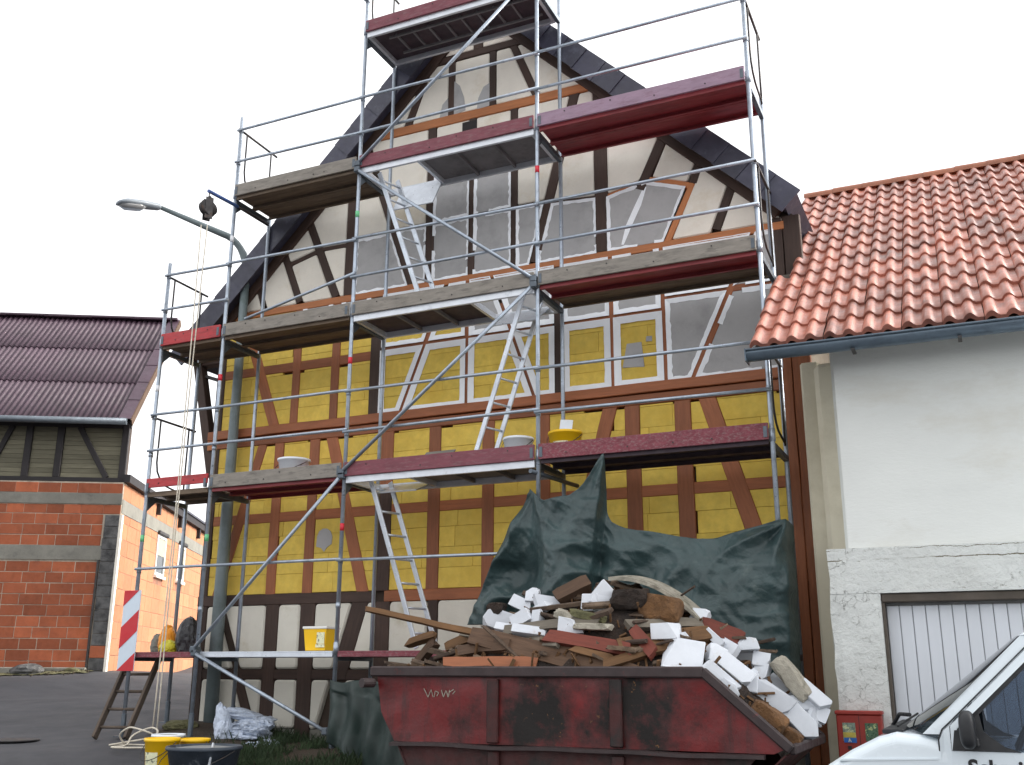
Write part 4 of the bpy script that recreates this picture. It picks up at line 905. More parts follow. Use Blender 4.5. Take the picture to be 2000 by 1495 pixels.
def timber(a, b, wid, dep, mat, label, lift=.03, Ya=None, Yb=None, twist=0):
    p = at(a[0], a[1], Ya) if Ya is not None else onheap(*a, lift); q = at(b[0], b[1], Yb) if Yb is not None else onheap(*b, lift)
    up = Vector((math.sin(twist), -math.cos(twist), .5)); Mx, L = frame(p, q, up)
    V, F = [], []; n = 8
    for i in range(n+1):
        x = -L/2+L*i/n; e = 1-.12*(i in (0, n))
        for yy, zz in ((-dep/2, -wid/2), (dep/2, -wid/2), (dep/2, wid/2), (-dep/2, wid/2)):
            V.append(Vector((x+(random.uniform(-.03, .03) if i in (0, n) else 0), yy*e+.012*noise.noise((x*4, yy*9, p.x)), zz*e+.012*noise.noise((x*4+9, zz*9, p.x)))))
    for i in range(n):
        for k in range(4): F.append((i*4+k, i*4+(k+1) % 4, (i+1)*4+(k+1) % 4, (i+1)*4+k))
    F += [(3, 2, 1, 0), tuple(n*4+k for k in range(4))]
    tag(mk('scrap_wood', (V, F), mat, None, Mx), label, 'scrap wood')
timber((716, 1189), (940, 1240), .05, .04, 'raw_wood', 'long thin lath sticking out of the skip to the left', .05, -1.75, -1.6)
timber((925, 1246), (1250, 1324), .17, .14, 'old_wood', 'big brown squared beam slanting down over the near skip rim', .05, -1.72, -2.0)
timber((1070, 1246), (1236, 1274), .11, .12, 'red_wood', 'brown beam lying behind the big slanting beam on the heap', .05)
timber((868, 1294), (1050, 1296), .09, .05, 'brown_timber', 'short orange-brown board along the skip rim at the left', .04, -1.96, -1.97)
timber((873, 1268), (930, 1244), .1, .1, 'raw_wood', 'pale stub of beam end pointing at the viewer, left in heap', .05)
timber((796, 1258), (850, 1240), .07, .07, 'raw_wood', 'rotten wood stub at the left end of the heap', .05)
timber((812, 1300), (852, 1252), .08, .08, 'old_wood', 'short slanting post at the left corner of the skip', .03)
timber((1240, 1232), (1276, 1278), .1, .07, 'red_wood', 'short dark red painted block leaning in the middle of the heap', .08)
timber((1212, 1268), (1386, 1240), .13, .12, 'raw_wood', 'pale brown beam lying behind the largest foam block', .05)
timber((1372, 1222), (1452, 1252), .13, .11, 'red_wood', 'red-brown beam end at the upper right of the heap', .05)
timber((1088, 1172), (1150, 1140), .13, .14, 'old_wood', 'thick brown stump on top of the heap before the tarpaulin', .06)
timber((900, 1275), (1000, 1262), .1, .1, 'old_wood', 'dark beam half buried above the orange-brown board', .03)
timber((1120, 1268), (1200, 1290), .06, .05, 'raw_wood', 'thin splintered batten under the red-brown beam', .05)
timber((985, 1232), (1170, 1212), .09, .05, 'grey_wood', 'long grey weathered board lying across the middle of the heap', .09)
timber((905, 1238), (1090, 1258), .07, .05, 'grey_wood', 'grey weathered board just behind the big slanting beam', .08)
timber((1180, 1300), (1305, 1262), .08, .06, 'raw_wood', 'pale batten rising to the right beside the largest foam block', .08)
timber((1225, 1222), (1375, 1218), .08, .06, 'grey_wood', 'grey board under the lower end of the curved plaster slab', .08)
def lump(px, py, rx, ry, rz, mat, name, label, cat, rot=0, seed=0, lift=.04):
    p = onheap(px, py, lift); bm = bmesh.new(); bmesh.ops.create_icosphere(bm, subdivisions=3, radius=1)
    for v in bm.verts:
        n = v.co.copy(); k = 1+.28*noise.noise(n*1.6+Vector((seed, 0, 0)))+.13*noise.noise(n*4+Vector((seed, 3, 0))); q = n*k
        v.co = Vector((max(-.8, min(.8, q.x))*rx, max(-.75, min(.75, q.y))*ry, max(-.7, min(.7, q.z))*rz))
    me = bpy.data.meshes.new(name); bm.to_mesh(me); bm.free(); me.materials.append(M[mat])
    tag(ob(name, me, None, Matrix.Translation(p) @ Matrix.Rotation(R(rot), 4, 'Y')), label, cat)
lump(1290, 1188, .22, .16, .15, 'clay', 'clay_lump', 'ochre brown clay lump under the curved plaster slab', 'rubble lump', 10, 1, .05)
lump(1232, 1172, .2, .15, .12, 'rubble', 'rubble_lump', 'dark crumbling lump on the crest of the heap', 'rubble lump', 0, 2, .05)
lump(1500, 1402, .18, .14, .11, 'clay', 'clay_lump', 'brown clay lump low on the sloping skip end', 'rubble lump', 35, 3, .04)
lump(1545, 1440, .1, .1, .08, 'clay', 'clay_lump', 'small ochre lump in the lowest corner of the skip', 'rubble lump', 30, 4, .04)
lump(1548, 1326, .24, .12, .1, 'slab', 'concrete_lump', 'grey concrete chunk at the far side of the sloping skip end', 'rubble lump', 52, 5, .08)
lump(1150, 1204, .2, .12, .05, 'moss', 'plaster_lump', 'mossy flat plaster piece below the topmost foam blocks', 'rubble lump', 14, 6, .05)
lump(1160, 1225, .2, .12, .04, 'slab', 'plaster_lump', 'broken grey plaster piece in the middle of the heap', 'rubble lump', 2, 7, .05)
lump(970, 1190, .1, .1, .08, 'rubble', 'rubble_lump', 'dark lump between the leftmost foam blocks', 'rubble lump', 0, 8, .05)
lump(1110, 1205, .14, .12, .06, 'slab', 'plaster_lump', 'pale bent plaster piece beside the left foam blocks', 'rubble lump', 20, 9, .05)
# curved plaster slab lying on the crest
V, F = [], []
for i in range(15):
    t = i/14; px = 1200+175*t; py = 1133-6*math.sin(t*3.0)+80*t**1.9; p = at(px, py, -1.35+.1*t)
    for j, (dy, dz) in enumerate(((-.16, -.02), (-.16, .012), (.16, .05), (.16, .018))): V.append(p+Vector((.01*noise.noise((i, j, 0)), dy+.02*noise.noise((i*.9, j, 4)), dz)))
F = [(i*4+k, i*4+(k+1) % 4, (i+1)*4+(k+1) % 4, (i+1)*4+k) for i in range(14) for k in range(4)]+[(3, 2, 1, 0), (56, 57, 58, 59)]
tag(mk('plaster_slab', (V, F), 'slab'), 'long curved plaster slab arching over the crest of the heap', 'slab')
# small splinters and crumbs
V, F = [], []
for i in range(95):
    x = random.uniform(3.95, 6.7); y = random.uniform(YS0+.1, YS1-.2); z = heap(x, y)+random.uniform(-.02, .04); L = random.choice((.05, .08, .12, .2, .32, .42)); th = random.uniform(.006, .018); wd = random.uniform(.012, .045)
    Mx = Matrix.Translation((x, y, z)) @ Euler((random.uniform(-.6, .6), random.gauss(.05, .22), random.gauss(0, .55))).to_matrix().to_4x4()
    v, f = xf(box(-L, L*random.uniform(.6, 1), -wd, wd, -th, th, .004), Mx); v = [p+Vector((random.uniform(-.008, .008), 0, random.uniform(-.008, .008))) for p in v]; n = len(V); V += v; F += [tuple(k+n for k in q) for q in f]
tag(mk('broken_laths', (V, F), 'lath_mix', recalc=False), 'tangle of broken boards and laths in the skip heap', 'rubble', kind='stuff')
V, F = [], []
for i in range(420):
    x = random.uniform(3.95, 7.2); y = random.uniform(YS0+.06, YS1-.1); z = heap(x, y)+.0; L = random.choice((.015, .02, .03, .03, .05, .12)); th = random.uniform(.005, .014)
    Mx = Matrix.Translation((x, y, z)) @ Euler((random.uniform(0, 6), random.uniform(0, 6), random.uniform(0, 6))).to_matrix().to_4x4()
    v, f = xf(box(-L, L, -th, th, -th*.7, th*.7), Mx); n = len(V); V += v; F += [tuple(k+n for k in q) for q in f]
tag(mk('splinters', (V, F), 'raw_wood', recalc=False), 'pale crumbs and splinters scattered over the heap in the skip', 'rubble', kind='stuff')

# ------------------------------------------------------------------ buckets, tub, slates on the decks
def bucket(name, loc, r, h, mat, label, cat='bucket', fill=None, taper=.82, lid=False, printed=False, n=30):
    o = root(name, loc, label, cat); Mx = Matrix.Translation(Vector(loc))
    body = mk('body', lathe([(r*taper*.96, 0), (r*taper, .01), (r*.985, h*.9), (r*1.03, h*.905), (r*1.05, h*.94), (r*1.03, h), (r*.97, h), (r*.95, h*.9), (r*taper*.95, .03)], n, True, True), mat, o, Mx, smooth='quads')
    if fill: mk('content', lathe([(.001, h*.985), (r*.5, h*.98), (r*.955, h*.93)], n), fill, o, Mx)
    if lid: mk('lid', lathe([(r*1.07, h*.94), (r*1.07, h*1.01), (r*.98, h*1.015), (.001, h*1.0)], n), mat, o, Mx, smooth='quads')
    P = [(r*1.06*math.cos(t), -r*.25*abs(math.sin(t))-r*1.0*math.sin(t)*.35, h*.9-h*.5*math.sin(t)) for t in [math.pi*k/12 for k in range(13)]]
    mk('handle', tube([(x, y-.0-r*.72*math.sin(math.pi*i/12), z) for i, (x, y, z) in enumerate(P)], .004, 6), 'iron', o, Mx)
    if printed:
        V, F = [], []
        for k in range(9):
            a = -math.pi/2+(k-4)*.13
            for z in (h*.2, h*.62): rr = (r*taper+(r*.985-r*taper)*z/(h*.9))*1.006; V.append(Vector((rr*math.cos(a), rr*math.sin(a), z)))
        F = [(2*k, 2*k+2, 2*k+3, 2*k+1) for k in range(8)]; mk('printed_label', (V, F), 'label_print', o, Mx, recalc=False)
    return o
bucket('bucket', (1.10, .2, 3.88), .19, .29, 'bucket_white', 'white plastic bucket on the second deck above the grey toe board', lid=True)
bucket('bucket', (4.10, .3, 3.88), .17, .31, 'bucket_white', 'white plastic bucket on the second deck next to the leaning ladder')
yb = bucket('bucket', (4.66, .32, 3.88), .185, .33, 'bucket_yellow', 'yellow bucket with white paddle on the second deck by the red toe board', printed=True, fill='bucket_white')
mk('mixing_paddle', xf(box(-.075, .075, -.006, .006, 0, .34, .005), Matrix.Translation((4.63, .33, 4.02)) @ Matrix.Rotation(R(8), 4, 'Y')), 'bucket_white', yb)
# squared yellow bucket on the lowest deck
b1 = root('bucket', (1.57, .3, 1.88), 'rectangular yellow plaster bucket with white rim on the lowest scaffold deck', 'bucket')
V = [Vector((1.57+sx*a, .3+sy*b, z)) for z, a, b in ((1.885, .135, .11), (2.13, .158, .13)) for sx, sy in ((-1, -1), (1, -1), (1, 1), (-1, 1))]
mk('body', (V, [(0, 1, 5, 4), (1, 2, 6, 5), (2, 3, 7, 6), (3, 0, 4, 7), (3, 2, 1, 0)]), 'bucket_yellow', b1)
mk('rim', box(1.57-.172, 1.57+.172, .3-.142, .3+.142, 2.128, 2.158, .008), 'white_frame', b1)
mk('printed_label', box(1.60, 1.705, .3-.132, .3-.126, 1.96, 2.09), 'label_print', b1); mk('printed_label', box(1.585, 1.705, .3-.128, .3-.119, 1.92, 1.955), 'label_print', b1)
for xx, rz in ((2.68, 4), (3.0, -3)):
    o = mk('slate_sheet', box(-.2, .2, -.16, .16, -.008, .008, .003), 'concrete', None, Matrix.Translation((xx+.05, .28, 4.02+.03*(xx > 2.8))) @ Matrix.Rotation(R(rz), 4, 'Z') @ Matrix.Rotation(R(40), 4, 'X'))
    tag(o, 'grey fibre sheet leaning behind the maroon toe board, '+('left' if xx < 2.8 else 'right')+' of the pair', 'sheet', 'grey sheets on the second deck')
# -- on the ground at the left foot of the scaffold
def gp(px, py, h=0.):
    """ground point seen at a photo position"""
    d = ray(px, py).normalized(); t = 5.
    while t < 40:
        p = EYE+d*t
        if p.z < gz(p.x, p.y)+h: return p
        t += .02
    return p
def onground(px, py, h): p = gp(px, py, h); return (p.x, p.y, gz(p.x, p.y)+.02)
pf = gp(214, 1446); pf.z = gz(pf.x, pf.y)+.02
ladder('wooden_ladder', pf, (-1.10, .34, 1.90), .40, (.95, .3, 0), 5, 'weathered wooden ladder leaning on the lowest scaffold deck behind the striped sign', 'ladder_wood', .05, .018, .035)
bucket('bucket', onground(317, 1450, .31), .165, .33, 'bucket_yellow', 'front yellow bucket with torn paper label beside the rope coil', printed=True)
bucket('bucket', onground(329, 1440, .27), .165, .28, 'bucket_white', 'white bucket standing behind the front yellow bucket', fill='tub_cement')
bucket('bucket', onground(380, 1449, .28), .15, .29, 'bucket_yellow', 'rear yellow bucket behind the black mortar tub')
tb = bucket('mortar_tub', onground(399, 1466, .32), .33, .34, 'tub_black', 'large black mortar tub smeared with grey cement', 'tub', fill='tub_cement', taper=.8, n=40)
q = gp(399, 1466, .32); mk('stirring_rod', tube([(q.x+.08, q.y+.02, q.z+.06), (q.x+.36, q.y-.35, q.z-.12)], .011, 8), 'alu', tb)
def crumple(name, loc, rx, ry, rz, mat, label, cat, seed, fr=3.0, amp=.35, sub=4):
    bm = bmesh.new(); bmesh.ops.create_icosphere(bm, subdivisions=sub, radius=1)
    for v in bm.verts:
        n = v.co.copy(); a = noise.noise(n*fr*.5+Vector((seed, 0, 0))); b = 1-2*abs(noise.noise(n*fr+Vector((0, seed, 0)))); c = 1-2*abs(noise.noise(n*fr*2.3+Vector((0, 0, seed))))
        k = 1+amp*(.8*a+.55*b+.35*c); z = n.z*k; v.co = Vector((n.x*k*rx, n.y*k*ry, max(-.55, z)*rz))
    me = bpy.data.meshes.new(name); bm.to_mesh(me); bm.free(); me.materials.append(M[mat])
    return tag(ob(name, me, None, Matrix.Translation(Vector(loc)+Vector((0, 0, rz*.5)))), label, cat)
def pile(name, px, py, blobs, mat, label, cat):
    p = Vector(onground(px, py, .05)); bm = bmesh.new()
    for (dx, dy, dz, rx, ry, rz, rot, fr, amp, sd) in blobs:
        r_ = bmesh.ops.create_icosphere(bm, subdivisions=5, radius=1); E_ = Euler((0, R(rot), R(sd*31))).to_matrix()
        for v in r_['verts']:
            n = v.co.copy(); a = noise.noise(n*1.1+Vector((sd, 0, 0))); b = 1-2*abs(noise.noise(n*fr+Vector((a, sd, 0)))); c = 1-2*abs(noise.noise(n*fr*2.2+Vector((0, b*.4, sd))))
            k = 1+amp*(.7*a+.6*b+.22*c); q = E_ @ Vector((n.x*k*rx, n.y*k*ry, n.z*k*rz)); v.co = q+Vector((dx, dy, max(dz, .0)))
            v.co.z = max(v.co.z, .005)
    me = bpy.data.meshes.new(name); bm.to_mesh(me); bm.free(); me.materials.append(M[mat]); me.polygons.foreach_set('use_smooth', [True]*len(me.polygons))
    return tag(ob(name, me, None, Matrix.Translation(p)), label, cat)
pile('plastic_sheeting', 482, 1440, [(-.08, .05, .27, .22, .14, .06, 14, 1.6, .35, 1), (.05, .02, .17, .22, .15, .07, -10, 1.9, .45, 2), (.16, -.04, .09, .16, .14, .06, 20, 2.4, .5, 3), (-.06, -.05, .08, .2, .15, .09, -16, 1.8, .4, 4), (.2, .02, .16, .13, .1, .05, 8, 2.4, .5, 5), (.05, -.16, .03, .17, .1, .025, 0, 2.6, .6, 6)], 'bag_white', 'pile of crumpled white plastic sheeting on the ground by the lamp pole', 'sheeting')
pile('paper_sack', 432, 1440, [(0, 0, .18, .085, .075, .2, 8, 1.4, .28, 7), (.05, -.03, .1, .08, .06, .12, -18, 1.7, .3, 8)], 'bag_white', 'upright white paper sack between tub and plastic sheeting', 'sack')
pile('plastic_scraps', 512, 1456, [(0, 0, .03, .15, .09, .03, 6, 2.6, .6, 9), (-.14, -.05, .03, .12, .07, .025, -10, 2.2, .6, 10), (.1, .05, .04, .09, .07, .04, 12, 3., .6, 11)], 'bag_white', 'flattened white plastic scraps in front of the sheeting pile', 'scraps')
crumple('stone', onground(350, 1425, .02), .2, .14, .07, 'moss', 'mossy stone at the foot of the left scaffold', 'stone', 5, 1.5, .3)
crumple('black_bag', (-.60, .5, 1.9), .15, .13, .26, 'bag_black', 'black rubbish bag on the lowest deck against the house corner', 'bag', 7, 2., .2)
crumple('orange_bag', (-.98, .55, 1.9), .10, .10, .2, 'bag_orange', 'orange bag on the lowest deck at the left', 'bag', 9, 2., .2)
crumple('lime_bag', (-.86, .45, 1.89), .10, .1, .09, 'bag_lime', 'yellow-green bag on the lowest deck below the orange bag', 'bag', 10, 2., .2)
crumple('grey_bag', (-1.2, .62, 1.89), .1, .08, .14, 'concrete', 'grey crumpled sack on the lowest deck at the far left', 'bag', 12, 2., .2)

# ------------------------------------------------------------------ right-hand house with tiled roof and garage
rh = root('garage_house', (9.4, 2.5, 0), 'white rendered house with red tiled roof and garage at the right', 'house')
WY = -.55; X1 = 11.4
mk('wall', box(7.66, X1, WY, WY+.3, 2.68, 4.75), 'render_wall', rh)
mk('wall_return', box(7.40, 7.68, .05, .4, .1, 4.6, .05), 'render_cream', rh); mk('wall_return', box(7.235, 7.42, .32, .6, .1, 4.7, .02), 'render_cream', rh)
def rough_block(name, x0, x1, z0, z1, mat, ya, yb, st=.06, edge=.02):
    """wall piece with a hand-trowelled, uneven front and wavering edges"""
    nx = max(2, int((x1-x0)/st)); nz = max(2, int((z1-z0)/st)); V, F = [], []
    for j in range(nz+1):
        for i in range(nx+1):
            x = x0+(x1-x0)*i/nx; z = z0+(z1-z0)*j/nz; e = i == 0
            V.append(Vector((x+(edge*noise.noise((x*5, z*5, 1)) if i == 0 else 0), ya+.014*noise.noise((x*3.1, z*3.1, 0))+.006*noise.noise((x*13, z*13, 3))+(.015 if e else 0), z)))
    W = nx+1; F = [(j*W+i, j*W+i+1, (j+1)*W+i+1, (j+1)*W+i) for j in range(nz) for i in range(nx)]
    n = len(V); V += [Vector((x, yb, z)) for x, z in ((x0, z0), (x1, z0), (x1, z1), (x0, z1))]
    F += [tuple([n, n+1]+list(range(nx, -1, -1))), tuple([n+2, n+3]+[nz*W+i for i in range(nx+1)]), tuple([n+3, n]+[j*W for j in range(nz+1)]), tuple([n+1, n+2]+[j*W+nx for j in range(nz, -1, -1)]), (n+3, n+2, n+1, n)]
    mk(name, (V, F), mat, rh, smooth=False, recalc=True)
DX0, DX1, DZ = 7.89, 10.35, 2.31
rough_block('lower_wall', 7.475, DX0, 0, DZ, 'cracked_render', WY-.05, WY+.3); rough_block('lower_wall', 7.478, X1, DZ+.002, 2.70, 'cracked_render', WY-.052, WY+.3); rough_block('lower_wall', DX1, X1, -.1, DZ, 'cracked_render', WY-.05, WY+.3)
gd = mk('garage_door', box(DX0, DX1, WY+.10, WY+.14, -.05, DZ), 'door_joint', rh)
n = 23; pw = (DX1-DX0-.06)/n
pm = mesh('panel', *box(0, pw-.005, 0, .035, 0, DZ-.10+.03, .006), 'door_white')
for i in range(n): ob('panel', pm, gd, Matrix.Translation((DX0+.03+i*pw, WY+.068+.003*random.random(), -.03)))
mk('lintel', box(DX0+.002, DX1-.002, WY-.03, WY+.12, DZ-.075, DZ-.002, .008), 'dark_trim', gd); mk('jamb', box(DX0+.002, DX0+.026, WY-.02, WY+.12, -.05, DZ-.078), 'dark_trim', gd)
mk('wall', box(7.60, X1, WY+.31, 7.2, -.1, 4.62), 'render_wall', rh)
# roof: real pantiles
PIT = R(37.65); EY, EZ = -1.0, 4.49; ROWL = .405; TW = .326; NR = 14; RX0 = 7.0
slope = Vector((0, math.cos(PIT), math.sin(PIT))); nrm = Vector((0, -math.sin(PIT), math.cos(PIT)))
RL = NR*ROWL
roof = mk('roof', xf(box(7.21, X1, 1.02, 0, 0, 0), ident()) if 0 else ([Vector((x, EY, EZ))+slope*s+nrm*k+Vector((0, 0, 0)) for x in (7.2, X1) for s in (.08, RL) for k in (-.14, -.02)], [(0, 1, 3, 2), (4, 6, 7, 5), (0, 4, 5, 1), (2, 3, 7, 6), (0, 2, 6, 4), (1, 5, 7, 3)]), 'dark_trim', rh)
mk('roof_underlay', ([Vector((x, EY, EZ))+slope*s+nrm*k for x in (7.03, 7.2) for s in (.08, 2.3) for k in (-.10, -.02)], [(0, 1, 3, 2), (4, 6, 7, 5), (0, 4, 5, 1), (2, 3, 7, 6), (0, 2, 6, 4), (1, 5, 7, 3)]), 'dark_trim', roof)
nu = 16; V, F = [], []
def hump(u):   # two rolls per tile, u in 0..1
    h = (u*2) % 1.0
    return .05*math.sin(math.pi*min(1, h/.66))**.75 if h < .66 else .002
for j, (s, lift) in enumerate(((.004, -.016), (0, .030), (0, .030), (.012, .038), (ROWL*.5, .024), (ROWL+.04, .004))):
    for i in range(nu+1):
        u = i/nu; V.append(Vector((u*(TW-.003), s, hump(u*.9999)*(1 if j else .9)+lift)))
W = nu+1; F = [(j*W+i, j*W+i+1, (j+1)*W+i+1, (j+1)*W+i) for j in (0, 2, 3, 4) for i in range(nu)]
tm = mesh('tile', V, F, 'roof_tile', smooth=True, recalc=False)
NC = int((X1-RX0)/TW); Rm = Matrix(((1, 0, 0, 0), (0, slope.y, nrm.y, 0), (0, slope.z, nrm.z, 0), (0, 0, 0, 1)))
hm = mesh('tile', [Vector((v.x-(TW-.003)*.5, v.y, v.z)) for v in V if v.x >= (TW-.003)*.4999], [(j*9+i, j*9+i+1, (j+1)*9+i+1, (j+1)*9+i) for j in (0, 2, 3, 4) for i in range(8)], 'roof_tile', smooth=True, recalc=False)
cnt = 0
for r_ in range(NR):
    for c in range(NC):
        o = Vector((RX0+c*TW, EY, EZ))+slope*(r_*ROWL)
        half = .45 < o.y < 1.75 and c == 0
        if half: o.x += TW*.5
        j = Matrix.Rotation(random.uniform(-.008, .008), 4, 'Z') @ Matrix.Translation((random.uniform(-.003, .003), random.uniform(-.008, .008), random.uniform(0, .006)))
        ob('tile', hm if half else tm, roof, Matrix.Translation(o) @ Rm @ j); cnt += 1
rt = mesh('ridge_tile', *[(a, b) for a, b in [xf(([Vector((x, .11*math.cos(t)*(1-.04*k), .11*math.sin(t)*(1-.04*k))) for k, x in ((0, 0), (0, .02), (1, .42)) for t in [math.pi*i/8 for i in range(9)]], [(j*9+i, j*9+i+1, (j+1)*9+i+1, (j+1)*9+i) for j in range(2) for i in range(8)]), ident())]][0], 'roof_tile_ridge', True, False)
rp_ = Vector((0, EY, EZ))+slope*(RL+.02)
x = 7.02
while x < X1-.3: ob('ridge_tile', rt, roof, Matrix.Translation((x, rp_.y, rp_.z-.005+random.uniform(-.004, .004)))); x += .385
mk('back_slope', ([Vector((7.2, rp_.y, rp_.z-.02)), Vector((X1, rp_.y, rp_.z-.02)), Vector((X1, rp_.y+4.4, rp_.z-3.4)), Vector((7.2, rp_.y+4.4, rp_.z-3.4))], [(0, 1, 2, 3)]), 'roof_tile_ridge', roof)
# gutter
gy_, gzz = EY-.06, EZ-.03
P = [(gy_+.075*math.cos(t), gzz-.02-.085*math.sin(t)) for t in [math.pi*i/12 for i in range(13)]]
P2 = [(gy_+.068*math.cos(t), gzz-.02-.078*math.sin(t)) for t in [math.pi*i/12 for i in range(12, -1, -1)]]
ring = P+P2; V = [Vector((x, y, z-.004*(x-7))) for x in (6.985, X1) for y, z in ring]; nn_ = len(ring)
gt = mk('gutter', (V, [(i, (i+1) % nn_, nn_+(i+1) % nn_, nn_+i) for i in range(nn_)]), 'zinc', rh, smooth=True)
mk('gutter_bead', tube([(6.985, gy_-.078, gzz-.012), (X1, gy_-.078, gzz-.03)], .011, 8), 'zinc', gt, smooth='quads')
mk('end_cap', prism([(6.975, gzz-.115), (6.985, gzz-.115), (6.985, gzz), (6.975, gzz)], gy_-.085, gy_+.08, .001), 'zinc', gt)
mk('end_cap', ([Vector((6.98, y, z)) for y, z in P]+[Vector((6.986, y, z)) for y, z in P], [tuple(range(13)), tuple(range(25, 12, -1))]), 'zinc', gt)
for x in (7.9, 8.75, 9.6): mk('bracket', box(x-.015, x+.015, gy_-.07, gy_+.085, gzz-.125, gzz-.112), 'iron', gt)
mk('cable_box', box(7.40, 7.46, .0, .06, 1.52, 1.82, .01), 'concrete', rh)

# ------------------------------------------------------------------ red vending box on the wall
gm = root('vending_box', (7.645, -.7, 1.0), 'small red wall-mounted vending box with two picture windows beside the garage door', 'vending machine')
gx0_, gx1_, gz0_, gz1_ = 7.465, 7.825, .78, 1.355
mk('body', box(gx0_, gx1_, -.74, -.615, gz0_, gz1_-.03, .008), 'gum_red', gm); mk('cap', box(gx0_-.008, gx1_+.008, -.75, -.61, gz1_-.032, gz1_, .008), 'gum_red', gm)
mk('seam', box(7.643, 7.647, -.742, -.738, gz0_+.02, gz1_-.04), 'van_dark', gm)
for x0, x1, m1 in ((gx0_+.048, gx0_+.148, 'print_mixed'), (gx0_+.225, gx0_+.325, 'print_green')):
    wd = mk('display_window', box(x0, x1, -.744, -.738, 1.12, 1.26), m1, gm)
    if m1 == 'print_mixed':
        mk('printed_card', box(x0+.001, x1-.001, -.7465, -.7445, 1.145, 1.185), 'print_gold', wd); mk('printed_card', box(x0+.004, x1+.004, -.7465, -.7445, 1.105, 1.143), 'print_blue', wd)
        mk('emblem', ([Vector((x0+.05+a, -.7475, 1.11+b)) for a, b in ((-.012, 0), (-.007, 0), (0, .02), (.007, 0), (.012, 0), (.003, .03), (-.003, .03))], [(0, 1, 2, 6), (2, 3, 4, 5), (2, 5, 6)]), 'label_print', wd, recalc=False)
    mk('coin_slot', box(x0+.03, x0+.06, -.745, -.738, 1.05, 1.08), 'van_dark', gm)

# ------------------------------------------------------------------ white van
VY0, VY1 = -3.2, -1.48
van = root('white_van', (9.9, -2.34, .0), 'white van parked before the garage with black mirror and lettering on its door', 'van')
def vw(z): return 0 if z < 1.2 else .11*((z-1.2)/.78)**1.3
def loft(poly, ins=.05, top=True):
    """closed side outline (x,z) carried across the van's width with rounded shoulders and tumblehome"""
    n = len(poly); rings = []
    A_, B_ = inset(poly, ins), inset(poly, ins*.3)
    for ring, dy in ((A_, 0), (B_, ins*.35), (poly, ins*1.1)): rings.append([Vector((x, VY0+dy+vw(z), z)) for x, z in ring])
    for ring, dy in ((poly, ins*1.1), (B_, ins*.35), (A_, 0)): rings.append([Vector((x, VY1-dy-vw(z), z)) for x, z in ring])
    V = [v for r_ in rings for v in r_]; F = [(k*n+i, k*n+(i+1) % n, (k+1)*n+(i+1) % n, (k+1)*n+i) for k in range(len(rings)-1) for i in range(n)]
    return V, F+[tuple(range(n))[::-1], tuple(range((len(rings)-1)*n, len(rings)*n))]
low = [(7.60, .28), (12.0, .28), (12.08, .45), (12.08, 1.22), (8.55, 1.225), (8.30, 1.30), (8.135, 1.315), (8.03, 1.285), (7.87, 1.205), (7.735, 1.12), (7.62, 1.0), (7.54, .85), (7.50, .6), (7.52, .4)]
lb = mk('body', loft(low), 'van_white', van, smooth=False)
bv = lb.modifiers.new('b', 'BEVEL'); bv.width = .012; bv.segments = 2; bv.limit_method = 'ANGLE'; bv.angle_limit = R(25)
cargo = [(9.62, 1.20), (12.06, 1.20), (12.05, 1.75), (11.95, 1.93), (11.6, 1.98), (9.62, 1.98)]
mk('cargo_body', loft(cargo, .06), 'van_white', van)
rf = [(8.86, 1.868), (8.90, 1.862), (9.15, 1.90), (9.63, 1.92), (9.63, 1.985), (9.2, 1.965), (8.95, 1.925)]
mk('cab_roof', loft(rf, .02), 'van_white', van)
